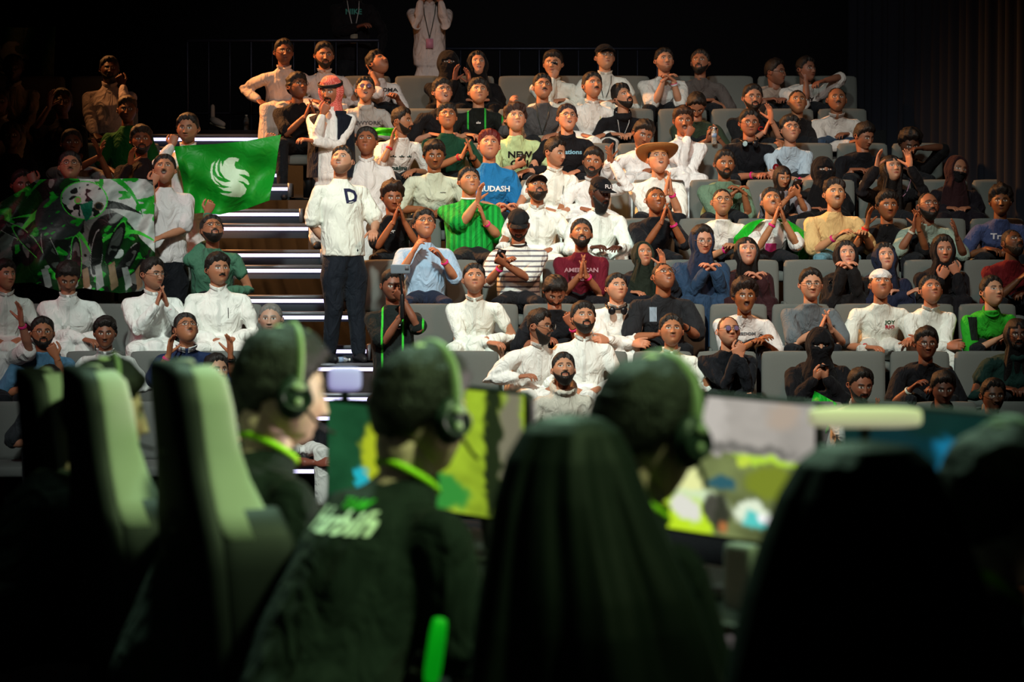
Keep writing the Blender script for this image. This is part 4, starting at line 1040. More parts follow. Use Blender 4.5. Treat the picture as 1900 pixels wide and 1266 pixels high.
MF = np.array((.83, .56, 0)); MF /= np.linalg.norm(MF); MR = np.array((MF[1], -MF[0], 0))    # monitors: facing back towards the players
def monitor(px, py, D, label, paint, w_=.53, h_=.30, em=1.0):
    c = at(px, py, D); org = np.array((c[0], c[1], .75)); r = empty('monitor', org, label, 'monitor'); R_ = np.stack([MR, MF, UP], 1)
    g = G(); g.box(c + MF * .02, (w_ / 2 + .008, .014, h_ / 2 + .010), R_, bev=.008); g.box(c + MF * .05, (.12, .03, .09), R_, bev=.02); V, Q, T = g.arr(); add('housing', V, Q, T, mat('monitor_black', '121314', .5), r, org)
    nu, nv = 96, 56; U, Vv = np.meshgrid(np.linspace(0, 1, nu), np.linspace(0, 1, nv)); U = U.ravel(); Vv = Vv.ravel()
    P = c + MF * .003 + np.outer((U - .5) * w_, MR) + np.outer((.5 - Vv) * h_, UP)
    i, j = np.meshgrid(np.arange(nv - 1), np.arange(nu - 1), indexing='ij'); i = i.ravel(); j = j.ravel(); Q = np.stack([i * nu + j, (i + 1) * nu + j, (i + 1) * nu + j + 1, i * nu + j + 1], 1)
    add('screen', P, Q, None, vcol_mat('screen_light', .3, emit=em), r, org, paint(U, Vv))
    zb = c[2] - h_ / 2; g = G(); g.tube([org + MF * .09 + UP * .015, np.array((c[0], c[1], zb + .15)) + MF * .06], .022, seg=10); V, Q, T = g.arr(); add('stand', V, Q, T, mat('monitor_metal', '3a3c3e', .4, .6), r, org)
    g = G(); g.box(org + MF * .06 + UP * .008, (.13, .10, .008), R_, bev=.006); V, Q, T = g.arr(); add('stand_base', V, Q, T, mat('monitor_metal', '3a3c3e', .4, .6), r, org)
    return c, org
def blob(C, U, V, x, y, rx, ry, col, soft=.55):
    e = ((U - x) / rx) ** 2 + ((V - y) / ry) ** 2; m = sstep((1 - e) / soft)[:, None]; C[:] = C * (1 - m) + np.array(lin(col)) * m
def game_view(kind):
    def f(U, V):
        n1 = noisef(U * 10, V * 10, 1.1, 21); C = np.tile(lin('8a857c'), (len(U), 1)) * (1 + .25 * n1[:, None])
        Uo, Vo = U, V; U = U + .035 * noisef(Uo * 10, Vo * 10, 2.6, 5) + .012 * noisef(Uo * 10, Vo * 10, 7, 8); V = V + .035 * noisef(Uo * 10, Vo * 10, 2.4, 6) + .012 * noisef(Uo * 10, Vo * 10, 7, 9)
        def B(*a): blob(C, U, V, *a)
        if kind == 'bright':
            m = (V < .40)[:, None]; C[:] = np.where(m, np.array(lin('aaa49c')) * (1 + .2 * n1[:, None]), np.array(lin('6f7a4a')) * (1 + .5 * n1[:, None]))
            B(.35, .15, .12, .3, 'c0bab2', .9); B(.8, .10, .14, .14, 'b2a292', .9); B(.55, .35, .4, .04, '77746e'); B(.72, .42, .28, .035, 'b8e040'); B(.12, .36, .10, .10, 'dce87c'); B(.10, .48, .12, .05, '7fae3a')
            B(.75, .58, .22, .14, '7c8a2a'); B(.42, .62, .10, .06, '2f5f6a'); B(.17, .62, .13, .14, 'eef2a8'); B(.10, .56, .08, .05, 'e8f0c0'); B(.28, .76, .20, .10, 'd8ecc0'); B(.16, .90, .26, .18, 'c4ea28'); B(.17, .84, .12, .10, 'e4e4d8')
            B(.40, .84, .08, .18, '35382c'); B(.34, .80, .06, .12, '4a4a40'); B(.60, .80, .14, .09, 'e8f4d8'); B(.66, .86, .13, .07, '58d0c8'); B(.70, .84, .05, .05, 'ffffff'); B(.8, .92, .12, .06, 'a8d048'); B(.86, .66, .06, .08, '68b08a'); B(.42, .95, .04, .05, 'b07040'); B(.55, .45, .04, .05, 'c8e048')
        elif kind == 'lime':
            C[:] = np.array(lin('a8c832')) * (1 + .35 * n1[:, None]); B(.3, .2, .1, .08, '2898b8'); B(.75, .4, .09, .8, '24301a'); B(.9, .5, .10, .8, '8a866e'); B(.3, .85, .3, .18, '3ea040'); B(.4, .4, .12, .10, 'd8e060'); B(.15, .6, .1, .2, '788028')
        elif kind == 'strip':
            C[:] = np.array(lin('1e5030')) * (1 + .3 * n1[:, None]); B(.55, .45, .26, .42, 'b4c428'); B(.6, .12, .08, .05, '38b090'); B(.33, .66, .09, .14, '28b8c8'); B(.8, .5, .05, .4, '6a9a30'); B(.5, .9, .4, .12, '6c8c7c'); B(.55, .5, .08, .25, '8a9a3a')
        else:
            C[:] = np.array(lin('0c3c38')) * (1 + .3 * n1[:, None]); B(.62, .3, .14, .16, '20a0d0'); B(.78, .3, .10, .12, '8cc0c0'); B(.9, .5, .14, .5, '9ab878'); B(.75, .8, .2, .3, 'a0a878'); B(.3, .3, .3, .2, '0a4048'); B(.3, .7, .3, .25, '3a7030')
        return C.clip(0, 1)
    return f
def desk():
    p0 = np.array((-1.05, 8.35, 0)); p1 = np.array((1.62, 4.62, 0)); d = p1 - p0; L = np.linalg.norm(d); d /= L; nrm = np.array((-d[1], d[0], 0)) * 1; 
    if nrm[0] < 0: nrm = -nrm
    c = (p0 + p1) / 2 + nrm * .08; R_ = np.stack([d, nrm, UP], 1); r = empty('stage_desk', (c[0], c[1], 0), 'long black desk under the monitors on the stage', 'desk'); org = (c[0], c[1], 0)
    g = G(); g.box(c + UP * .735, (L / 2, .30, .015), R_, bev=.01); V, Q, T = g.arr(); add('desktop', V, Q, T, mat('desk_black', '101214', .35), r, org)
    for t in (-.98, -.5, 0, .5, .98):
        g = G(); g.box(c + d * t * L / 2 + UP * .36, (.02, .28, .36), R_); V, Q, T = g.arr(); add('leg_panel', V, Q, T, mat('desk_grey', '4a4c50', .5), r, org, smooth=False)
    for i, (x, y, D, w2, h2) in enumerate(((1160, 1052, 6.35, .045, .03), (1378, 1075, 6.1, .045, .075))):
        cc = at(x, y, D); g = G(); g.box(cc, (w2, .02, h2), R_, bev=.008); V, Q, T = g.arr(); o = add('desk_speaker', V, Q, T, mat('speaker_grey', '8a8a88', .5), None, cc); tag(o, ['small grey box on the desk under the left end of the bright screen', 'upright grey box on the desk under the bright screen, nearer the covered chair'][i], 'speaker')
def stage_things():
    gaming_chair(88, 7.75, 1.155, 'black gaming chair with pale side bolsters, farthest of three, partly cut off at the left')
    gaming_chair(182, 7.0, 1.205, 'black gaming chair with pale side bolsters, middle of the three uncovered ones')
    gaming_chair(356, 6.3, 1.255, 'black gaming chair with pale side bolsters, nearest of the three uncovered ones')
    gaming_chair(700, 5.75, .9, 'low black chair behind the player with lettering on the shirt', low=True)
    draped_chair([(772, 1030, 1090), (778, 1000, 1122), (800, 968, 1150), (850, 938, 1176), (920, 918, 1205), (1000, 905, 1240), (1100, 890, 1290), (1266, 868, 1345), (1420, 850, 1400)], 5.05, 'chair covered with dark green cloth behind the player in the middle', 2.2)
    draped_chair([(822, 1560, 1640), (830, 1520, 1700), (860, 1480, 1735), (920, 1445, 1765), (1000, 1415, 1800), (1100, 1385, 1840), (1266, 1350, 1890), (1480, 1320, 1940)], 4.45, 'chair covered with near-black cloth at the lower right', 4.1)
    monitor(702, 862, 7.6, 'lit monitor between the two players on the left, showing yellow and green', game_view('strip'), em=.9)
    monitor(856, 838, 7.0, 'lime green lit monitor in front of the player with lettering on the shirt', game_view('lime'), em=.75)
    monitor(1362, 870, 6.25, 'large bright monitor showing a pale and yellow-green game scene', game_view('bright'), em=.95)
    monitor(1722, 905, 5.75, 'dim teal and green monitor behind the covered chair at lower right', game_view('dim'), em=.45)
    # webcam light boxes over two monitors
    for (x, y, D, w2, h2, c, em, lb) in ((640, 704, 7.45, .043, .030, 'b8b0f0', .55, 'small pale lavender device on top of the leftmost monitor'), (1605, 775, 5.6, .110, .020, 'e0dcb4', .42, 'pale green light bar on top of the dim teal monitor')):
        cc = at(x, y, D); r = empty('monitor_light', cc, lb, 'light'); g = G(); g.box(cc, (w2, .018, h2), None, bev=.014); V, Q, T = g.arr(); add('housing', V, Q, T, mat('soft_' + c, c, .5, emit=em), r, cc)
        g = G(); g.tube([cc - UP * h2, cc - UP * (h2 + .02)], .01, seg=8); V, Q, T = g.arr(); add('clip', V, Q, T, DARK, r, cc)
    desk()
    for i, (x, y, D, rx, rz, lb) in enumerate(((520, 1068, 6.2, .010, .015, 'small green glowing lamp beside the nearest uncovered gaming chair'), (808, 1208, 5.6, .017, .065, 'green glowing strip beside the player with lettering on the shirt'))):
        cc = at(x, y, D); g = G(); g.box(cc, (rx, .012, rz), rotz(.3) @ roty(.15), bev=rx * .7); V, Q, T = g.arr(); tag(add('green_lamp', V, Q, T, mat('green_glow', '08a818', .5, emit=.5), None, cc), lb, 'lamp')
# ------------------------------------------------------------------ the crowd
P = person
stage_things(); green_flag(); banner(); dark_flag()
WT = 'e9ece6'
# players, seen from behind
PL = dict(skin='c9a596', hc='0e0c0a', top='tee trim=9fe020 trim', tc='18211f', acc='headset', low='0e0f12', vox=.012)
def player(x, y, D, label, yaw, pitch, back=0, **k):
    a = dict(PL); a.update(k)
    p = P(x, y, 0, yaw=yaw, pitch=pitch, D=D, floor=0., byaw=122, label=label, nk=.03, **a)
    return p
player(200, 772, 7.45, 'seated player with dark hair and green-lit headset; behind the middle gaming chair', 110, -8, arms='A 300 1000 lay;B 330 1000 lay', hair='mid')
player(525, 730, 6.62, 'seated player in dark shirt with bright green collar; beside the nearest uncovered gaming chair', 112, -10, arms='A 560 1090 lay;B 640 1060 lay', hair='mid')
player(785, 774, 6.0, 'seated player with pale lettering on the shirt back; wearing a headset', 128, -10, arms='A 860 1180 lay;B 960 1120 lay', hair='mid', bulk=1.05, acc='headset "Harbih~f4fff0~.07~.035~.04~b" "TEAM~30b000~.030~.04~-.012~b"')
player(1205, 812, 5.35, 'seated player with headset in front of the bright monitor; beyond the middle covered chair', 135, -14, arms='A 1300 1250 lay;B 1380 1250 lay', hair='mid')
player(1862, 955, 4.75, 'seated player in deep shadow at the right edge; head with headset lit faint green', 130, -8, arms='A 1850 1300 lay;B 1950 1300 lay', hair='mid')

# ---- top row
P(527, 98, 9, 15, 5, skin='7a5040', face='glass shade', top='thobe', tc='cfc2bc', label='person in pale thobe and glasses;seated high beside the aisle', bulk=1.08, arms='A 478 185 lay .05;B lap')
P(602, 104, 9, 12, 0, skin='9a6a52', face='trim', top='thobe', tc='cfc4c0', label='person with short beard in pale thobe;upper left behind the red head cloth')
P(703, 118, 9, 50, 35, skin='9a6a52', hair='curly', face='', top='tee', tc='d6d2d0', arms='A 690 135 face .12;B 738 185 lay', acc='"ROMA~282828~.07~.10~.10"', label='person in white tee looking up sideways;cheek resting on hand')
P(832, 118, 9, 8, 5, skin='8a5a48', hair='niqab 0e0d10', top='abaya', tc='0e0d10', arms='A 842 152 up .2;B 872 158 up .2', label='person in black face veil clapping in the top row')
P(886, 120, 9, 10, 15, skin='b58066', hair='hijab 0c0b0d x', face='fem smile', top='abaya', tc='0d0c0f', label='smiling person in black head scarf;beside the face veil in the top row', bulk=.95)
P(1026, 120, 9, -8, 5, skin='a87a5e', hair='mid', top='thobe', tc='d4d8d0', arms='A 1024 148 face;B lap', acc='phoneA', label='person in pale thobe holding a phone up to the mouth;top row')
P(1123, 108, 9, 14, 12, skin='b08468', hair='cap 131418 short', face='glass', top='thobe', tc='d8dcd6', acc='lanyard', bulk=1.12, label='person in black cap, glasses and pale thobe with lanyard;top row')
P(1233, 114, 9, 16, 10, skin='b8866a', hair='short', face='stub', top='tee', tc='cfcfcb', arms='clasp 1240 140', acc='bandB watchBw', bulk=1.15, label='person in light grey tee;hands clasped under the chin in the top row')
P(1299, 117, 9, -14, 12, skin='94644c', face='trim', top='tee', tc='56504e', bulk=1.08, label='person in dark grey tee with short beard;top row')
P(1440, 135, 9, 58, 0, skin='8a5c48', hair='short', face='glass shade dark', top='tee', tc='a09084', acc='"signed~e8e0d8~.05~0~.2"', bulk=1.1, label='person in taupe tee and glasses in profile;near the right end of the top row')
P(1497, 130, 9, 40, 5, skin='8a5c48', hair='short', top='tee', tc='d4cfca', arms='A 1495 150 face;B 1530 150 elbow', acc='"TAY~181818~.08~.02~.17"', bulk=1.1, label='person in white tee with black lettering;arm raised across the mouth')
P(797, -22, 10, 5, 5, D=30.6, floor=FLOOR[10], stand=True, top='thobe', tc='c8bcb8', skin='9a6a52', arms='A 780 5 face .2;B 818 5 face .2', acc='lanyard lpink', label='person standing in pale thobe with pink badge;head above the frame')
P(655, -30, 10, 20, 0, D=30.9, floor=FLOOR[10], stand=True, top='hoodie', tc='131216', skin='7a5040', arms='A 662 50 lay;B lap', acc='lanyard lwhite "NIKE~3c8a80~.08~.0~.10"', label='person standing in black hoodie with lanyard;in the dark behind the top row')
# ---- ninth row (k8)
P(553, 162, 8, 35, 12, skin='7c4e38', hair='curly', face='glass', top='tee', tc='141316', arms='clap 575 200', label='person in black tee and glasses clapping;left of the red head cloth', bandA=None) if 0 else P(553, 162, 8, 35, 12, skin='7c4e38', hair='curly', face='glass', top='tee', tc='141316', arms='clap 575 205', label='person in black tee and glasses clapping;left of the red head cloth')
P(678, 167, 8, 5, 12, skin='b08068', hair='short', face='glass glint open', top='sweat', tc='a8a6a4', acc='"NEWYORK~555558~.06~.0~.17"', hs=.95, label='child in grey lettered sweatshirt and glasses;right of the red head cloth')
P(822, 172, 8, 20, 12, skin='b08068', hair='curly', face='glass open', top='tee', tc='17171a', label='person in black tee with messy curly hair and open mouth', bulk=1.08)
P(888, 172, 8, 10, 14, skin='ac7c60', hair='curly', top='tee green c2=2fb040', tc='151a18', acc='"slo~d8d8d8~.04~.0~.12"', label='person in black jersey with thin green stripes;below the smiling head scarf')
P(1007, 163, 8, 12, 14, skin='a4745a', hair='fade', face='glass bmust', top='tee', tc='4c4c4e', acc='lanyard', bulk=1.12, arms='A 945 205 lay .05;B lap', label='person in charcoal shirt with glasses and white lanyard')
P(1100, 160, 8, 22, 12, skin='b07a5c', face='bmust', top='thobe', tc='dcdcd8', acc='pocket pen1a1a1a', label='person in white thobe with moustache and pen in pocket;upper middle')
P(1157, 182, 8, 30, 20, -12, skin='b08064', hair='tcurly', face='trim', top='jacket', tc='141418', acc='lanyard lwhite', label='person in black printed jacket tilting the head;hair swept forward')
P(1292, 197, 8, 0, -48, skin='8a5c44', hair='short', top='tee', tc='2e3a2c', bulk=1.15, arms='A 1310 262 hold;B 1330 255 hold', acc='phoneA', label='person in dark green tee bowing over a phone;small bottle beside')
P(1397, 183, 8, 10, 5, skin='ac7a60', face='glass full', top='tee', tc='18191b', arms='A 1418 245 clap;B 1432 225 up', acc='"Ci~7c8a30~.05~-.1~.15" "C~a01818~.08~.08~.15"', label='person in black printed tee with glasses and beard;clapping near upper right')
P(1480, 190, 8, 5, 12, skin='9a6848', hair='buzz', top='tee', tc='1b1819', arms='cross', acc='bandA', bulk=1.05, label='person with cropped hair in black tee;arms crossed near upper right')
P(1553, 186, 8, 3, 10, skin='8a5a40', hair='thin', face='bmust', top='shirt', tc='c9c3bd', arms='A 1575 265 lay;B lap', acc='bandA', low='2c4058', bulk=1.1, label='balding person with moustache in white open-collar shirt')
# ---- eighth row (k7)
P(747, 226, 7, 68, 0, skin='9c6a4c', hair='fade', face='trim', top='tee', tc='d9d8d4', arms='A 725 270 up;B lap', acc='bandA=b81830 "palms~20403c~.07~.0~.30" "* * *~18302c~.12~.0~.22"', label='person in white palm print tee in profile;hand raised')
P(830, 218, 7, 8, 14, skin='a86e4c', hair='mid', face='glass', top='tee', tc='16402e', arms='clap 866 278', acc='bandA=c02030 watchB', bulk=1.05, label='person in dark green tee and glasses clapping')
P(957, 222, 7, 12, 16, skin='c08c6e', hair='afro', hc='2a140c', top='tee', tc='b6cc96', arms='A 955 310 hold;B lap', acc='phoneA "NEW~101010~.10~.04~.18" "OUI~101010~.10~.04~.28"', label='person in pale green lettered sweatshirt with tall curly hair', bulk=1.1)
P(1053, 220, 7, 12, 12, skin='c48a6c', hair='short', hc='1c0a10', face='glass open', top='sweat', tc='17171b', acc='"Reations~7cb0c8~.07~.02~.15"', bulk=1.1, label='person in black sweatshirt with pale blue script and slicked hair')
P(1193, 250, 7, 15, -18, 14, skin='8c583c', hair='curly', face='shade', top='thobe', tc='dedede', bulk=1.08, arms='A 1130 300 up;B lap', label='person in white thobe with head tilted down;behind the straw hat')
P(1268, 226, 7, 5, 0, skin='90583c', hair='curly', hc='2a160c', face='must open', top='thobe', tc='e4e4e4', arms='A 1275 255 face;B 1240 320 lay', label='person in white thobe with fingers at the open mouth')
P(1391, 230, 7, 6, 2, skin='9a6248', hair='short', face='glass dark', top='tee', tc='101116', acc='hphones disc bandA', bulk=1.1, arms='A 1400 325 lay;B 1425 325 lay', label='person in black tee with headphones round the neck and glasses')
P(1467, 242, 7, 10, 12, skin='b88468', hair='curly', face='glass', top='tee', tc='a9bccb', arms='cross', acc='bandA bandB', label='person in light blue tee and glasses;arms crossed')
P(1604, 254, 7, 35, -20, skin='8a5a42', hair='mid', top='tee', tc='121318', acc='"@~c8c8c8~.09~.08~.2"', bulk=1.1, label='person in black tee with round white badge looking down')
P(1688, 268, 7, 10, -25, skin='5c3a2a', hair='afro', hc='140c08', top='tee', tc='0f0f12', arms='B 1712 275 elbow;A lap', label='person with bushy curly hair leaning on one arm;in shadow at the right', bulk=1.05)
# ---- seventh row (k6)
P(680, 264, 6, -5, 14, skin='90583c', hair='short', top='thobe', tc='d6d4d2', label='person in white thobe looking up;just left of the palm print tee', hs=1.05)
P(806, 290, 6, 8, -8, skin='84502f', hair='curly', face='wisp', top='tee', tc='c3cbb6', bulk=1.22, acc='bandB=c02020 "----~202020~.04~.08~.16"', label='person in pale grey-green tee with short curly hair;heavy build')
P(908, 272, 6, 6, 18, skin='b87e60', hair='tcurly', hc='5a0c06', top='tee', tc='1f6fa8', bulk=1.15, arms='clasp 940 378', acc='"MUDASH~dce8ec~.075~.04~.2"', label='person in blue lettered tee with reddish curly hair', hs=1.03)
P(1031, 284, 6, 50, -10, skin='b07c5e', hair='short', face='shade', top='thobe', tc='e6ebe4', acc='pocket penb0b0b0', label='person in white thobe in profile looking down;behind the maroon tee', bulk=1.02)
P(1100, 302, 6, -4, 0, 8, skin='9a6446', hair='mid', face='full', top='thobe', tc='e2e4e4', arms='B 1138 304 open;A lap', label='person in white thobe with short beard;behind the lettered cap')
P(1222, 298, 6, 10, 22, skin='bc8464', hair='straw x', face='open', top='tee', tc='e4e8e2', arms='pray 1240 345', acc='bandB', bulk=1.12, label='person in orange-rimmed straw hat and white tee;palms together', hs=1.05)
P(1345, 306, 6, 10, 2, skin='8c5a3c', hair='short', face='trim', top='tee', tc='64806a', arms='clasp 1370 348', acc='"brown~4c9878~.07~.0~.14"', bulk=1.05, label='person in sage green tee with short beard;hands clasped')
P(1452, 330, 6, 18, -16, skin='a8704e', hair='long', face='fem', hc='1a0e0a', top='tee', tc='8c8890', arms='A 1462 368 hold;B 1482 364 hold', acc='phoneB "NYN~181820~.05~.0~.1"', hs=.80, label='child with pulled-back hair and grey tee holding up a phone')
P(1528, 318, 6, 10, 5, skin='8c5c44', hair='niqab 0d0c0f', top='abaya', tc='0d0c0f', label='person in black face veil;behind the tan sweatshirt', bulk=1.08)
P(1655, 314, 6, 18, 12, skin='b8886c', hair='long', face='fem', hc='0c090a', top='hoodie', tc='121014', arms='A 1625 312 up;B 1690 312 up', acc='bandA=d8d8d8', label='person in black hoodie with long dark hair;both hands holding the hood strings')
P(1776, 316, 6, 20, 0, 10, skin='94664e', hair='hijab 281418', face='fem mask', top='abaya', tc='141018', label='person in dark red head scarf and black mask;far right of the stand')
# ---- sixth row (k5)
P(728, 368, 5, 15, -6, skin='8a5234', hair='afro', hc='1c0e08', face='wisp', top='tee', tc='131417', arms='clap 740 400', acc='"gr~c8c8c8~.06~.0~.12"', label='person in black tee with big curly hair clapping;behind the standing white tee', bulk=.95)
P(871, 338, 5, 18, 16, skin='ac7856', hair='short', hc='120c0a', face='part', top='tee pin trim trim=e8e8e8 c2=0e7a2c', tc='14a03a', arms='A 885 375 up;B 900 412 open', acc='bandB', bulk=1.3, label='person in bright green striped football shirt clapping;heavy build')
P(997, 352, 5, 12, 28, skin='9c6648', hair='cap 1a1416 short', face='full', top='thobe', tc='e6ece6', acc='pocket patch=24508c,.05,.10,.13,.145', bulk=1.1, label='person in dark cap and beard looking up;white thobe with blue mark on pocket')
P(1114, 360, 5, 42, -12, skin='4e2c1e', hair='cap 0c0d12 short FULL', face='huge', hc='070505', top='thobe', tc='e6eee8', bulk=1.2, arms='A 1095 460 lay .3;B 1150 460 lay .3', label='person in black lettered cap with very long beard;white thobe')
P(1217, 372, 5, 14, 14, skin='8a5232', hair='buzz', face='shade part', top='tee', tc='15171c', arms='clap 1237 400', acc='bandB', label='slim person in black tee clapping;below the straw hat')
P(1340, 376, 5, 4, 10, skin='a87858', hair='buzz', face='glass', top='tee', tc='dcdcd6', acc='bandA patch=787c7c,.06,.14,.14,.26', arms='A 1350 462 lay;B 1368 462 lay', label='person in white tee with patterned grey pocket and glasses')
FW = P(1432, 376, 5, 4, 24, skin='a87452', hair='fade', face='must part', top='tee', tc='dcdcd8', arms='clap 1446 400', acc='bandA patch=c83c80,-.05,.05,.2,.3', label='person in white tee wrapped in a green flag;palms together')
P(1549, 362, 5, 8, 10, skin='bc8862', hair='tcurly', hc='1c100a', face='must shade part', top='tee', tc='d4b47c', bulk=1.18, acc='bandA', low='5c8898', arms='A 1550 440 lay;B 1606 440 lay', label='person in wide tan sweatshirt with wavy hair and moustache')
P(1647, 384, 5, 8, 4, skin='8c5636', hair='curly', face='wisp', top='tee', tc='141417', arms='A 1608 420 up;B 1705 425 up', acc='bandA=d02020 "F~c8d0c8~.06~.02~.2"', label='person in black tee and crossbody strap with short curls;clapping')
P(1723, 384, 5, 14, 12, skin='8a5a42', hair='thin', face='glass full', top='tee', tc='8a9c90', arms='A 1694 426 up;B 1776 440 open', acc='bandA=c8c8b8 "B A~202020~.07~-.02~.2"', label='balding person with glasses and beard in grey-green tee;clapping', bulk=1.1)
P(1857, 376, 5, -6, 5, skin='6a4228', hair='afro', hc='120a06', top='tee', tc='3c4870', acc='"Try~c8c8d0~.09~-.02~.15"', bulk=1.05, label='person in slate blue lettered tee with curly hair;at the right edge')
# ---- fifth row (k4)
P(788, 418, 4, 14, 18, skin='b07454', hair='mid', face='glass part', top='tee', tc='9cb8d2', arms='A 765 470 lay;B 822 482 lay', acc='bandB', bulk=1.1, low='1b2438', label='person in light blue tee, glasses and pink wristband;above the crouching camera person')
P(962, 420, 4, 2, -22, skin='8e5a40', hair='cap 17191b short', face='full', top='tee stripe c2=6c6c74 trim trim=202020', tc='d8dcd6', arms='A 930 495 lay;B 940 492 hold .3', acc='phoneB bandA', bulk=1.12, low='17191e', label='person in black cap and striped tee;looking down at a phone')
P(1079, 436, 4, 2, 16, skin='9c6648', hair='short', face='trim part', top='tee', tc='5c1222', arms='pray 1082 498', acc='bandB "AMERICAN~a88088~.06~.0~.13" "EAGLE~a88088~.06~.0~.22"', low='17151a', label='person in maroon lettered tee;palms pressed together')
P(1194, 474, 4, 14, 16, skin='a87458', hair='hijab 1c241c', face='fem', top='abaya', tc='141820', arms='B 1232 498 up .3;A lap', label='person in dark green head scarf pointing a finger', bulk=.92, hs=.95)
P(1303, 448, 4, 16, -4, skin='b88268', hair='hijab 1f2a40 x', face='fem glass', top='abaya', tc='243a54', arms='clasp 1318 492', acc='watchAw', label='person in navy head scarf and blue robe;hands folded', bulk=1.05)
P(1386, 468, 4, 6, 12, skin='b8846c', hair='long', face='fem part', hc='0e0a0a', top='abaya', tc='2c1418', arms='clasp 1402 508', label='person with long black hair in dark maroon robe', bulk=.95)
P(1570, 476, 4, 6, 16, skin='c09078', hair='hijab 100e11 x', face='fem', top='abaya', tc='111012', arms='clasp 1572 490', acc='bandB watchAw', label='person in black head scarf with chin on clasped hands;black shiny bag in lap', bulk=.98)
P(1642, 480, 4, 6, 16, skin='c09078', hair='hijab 1c2236 x', face='fem', top='abaya', tc='1a2036', arms='A 1680 548 lay;B lap', label='person in navy head scarf;behind the white cap', bulk=.98)
P(1750, 466, 4, 4, 4, skin='a8745c', hair='hijab 121014 x', face='fem', top='abaya', tc='121116', arms='A 1745 520 face .25;B 1776 512 face', acc='bandA watchBg', label='person in black head scarf with long fringe;one hand raised to the chest', bulk=.98)
P(1880, 452, 4, 25, 22, skin='5a3824', hair='buzz', face='trim', top='tee', tc='5a1016', arms='A 1890 520 lay;B lap', bulk=1.1, label='person in dark red tee looking up;at the right edge')
# ---- fourth row (k3)
P(880, 520, 3, 4, 18, skin='b07c60', hair='fade', face='shade', top='thobe', tc='e8ece4', arms='A 905 636 lay;B lap', acc='bandA pocket', label='person in white thobe with pink wristband looking up;seated alone left of the black tee', bulk=1.02)
P(1030, 542, 3, 8, -42, skin='8e5a42', hair='curly', face='full', top='tee', tc='16181d', arms='B 1062 606 face .3;A lap', acc='bandB', bulk=1.1, label='person in black tee with head bowed;below the maroon tee')
P(1145, 536, 3, 18, 14, skin='c08a6c', hair='short', top='thobe', tc='e8e8e4', arms='cross', acc='hphones noplacket', bulk=1.12, hs=.95, label='child in white thobe with headphones round the neck;arms crossed')
P(1232, 514, 3, 22, 24, skin='9a6244', hair='buzz', hc='1a0e08', face='glass shade part', top='tee', tc='202226', arms='A 1215 622 lay;B 1270 606 lay .25', acc='watchB patch=8898a8,-.12,-.06,.05,.19', bulk=1.28, low='15171b', label='large person in black tee with pale blue stripe and glasses')
P(1382, 552, 3, 6, 2, skin='84502f', hair='afro', hc='1c0e0a', face='must open', top='tee', tc='d2cecc', acc='"FREEDOM~606468~.045~.0~.16"', arms='A 1400 635 lay;B 1422 640 lay', label='person with bushy hair in white lettered tee', bulk=1.08)
P(1505, 530, 3, 4, 4, skin='b8866a', hair='short', face='glass', top='tee', tc='5d666c', arms='clap 1532 598', acc='bandA', label='person in slate grey tee and thin glasses clapping', bulk=1.05)
P(1635, 530, 3, 4, 20, skin='a86e50', hair='capback e0e0e0 short', face='wisp', top='tee', tc='dfe3da', arms='A 1610 645 lay;B 1690 635 lay', acc='bandA=c03030 "JOY~2c5038~.05~.08~.14" "RIO~b03040~.05~.08~.19"', low='c4c4be', label='person in backwards white cap and white tee looking up', bulk=1.08)
P(1728, 540, 3, 10, 22, skin='a87054', hair='short', top='thobe', tc='e4e9e3', arms='cross', acc='noplacket', label='child in white thobe with arms crossed looking up', hs=.96)
P(1842, 543, 3, 22, 12, skin='c09072', hair='short', top='tee trim trim=1c9c20', tc='2aa428', arms='A 1850 630 lay;B lap', acc='patch=16201c,-.20,-.12,.0,.25', label='person in bright green and black football shirt;right side')
# ---- third row (k2)
P(1003, 606, 2, 62, -4, skin='9c6a50', hair='fade', face='long shades', top='thobe', tc='e4e4e0', arms='A 960 700 lay .15;B lap', bulk=1.12, label='person in white thobe with beard and sunglasses in profile')
P(1083, 592, 2, 14, 14, skin='b47e60', hair='mid', face='full', top='thobe', tc='e6e8e4', acc='pocket', bulk=1.1, label='person in white thobe with full beard looking up;behind the beige hoodie')
P(1246, 616, 2, 4, 12, skin='a46c4c', hair='short', face='wisp', top='thobe', tc='e6eae2', label='person in white thobe with short hair;just beyond the middle headset player', bulk=.98)
P(1352, 616, 2, 12, 10, skin='b07c60', hair='thin', hc='2a1a12', face='glass glint shade', top='jumper', tc='101319', arms='A 1366 662 face .2;B 1375 668 face .2', label='person in black jumper and glasses with fists at the mouth', bulk=1.05)
P(1521, 640, 2, 2, -10, skin='a8785e', hair='niqab 0b0b0f', top='abaya', tc='0b0b10', arms='A 1510 706 hold;B 1535 704 hold', acc='phoneB flatphone', label='person in black face veil looking down at a phone;lower right', bulk=1.15)
P(1719, 640, 2, 2, 0, skin='683e2c', hair='mid', face='glass dark', top='tee', tc='0e0f14', arms='A 1690 722 lay;B lap', acc='bandA=b8c4b8', label='person in black tee and glasses with thick dark fringe;lower right', bulk=1.08)
P(1888, 622, 2, 0, -2, skin='5c3828', hair='long', hc='080606', face='glass dark full', top='puffer', tc='0e2a26', label='person with long curly dark hair in dark green padded jacket', bulk=1.25)
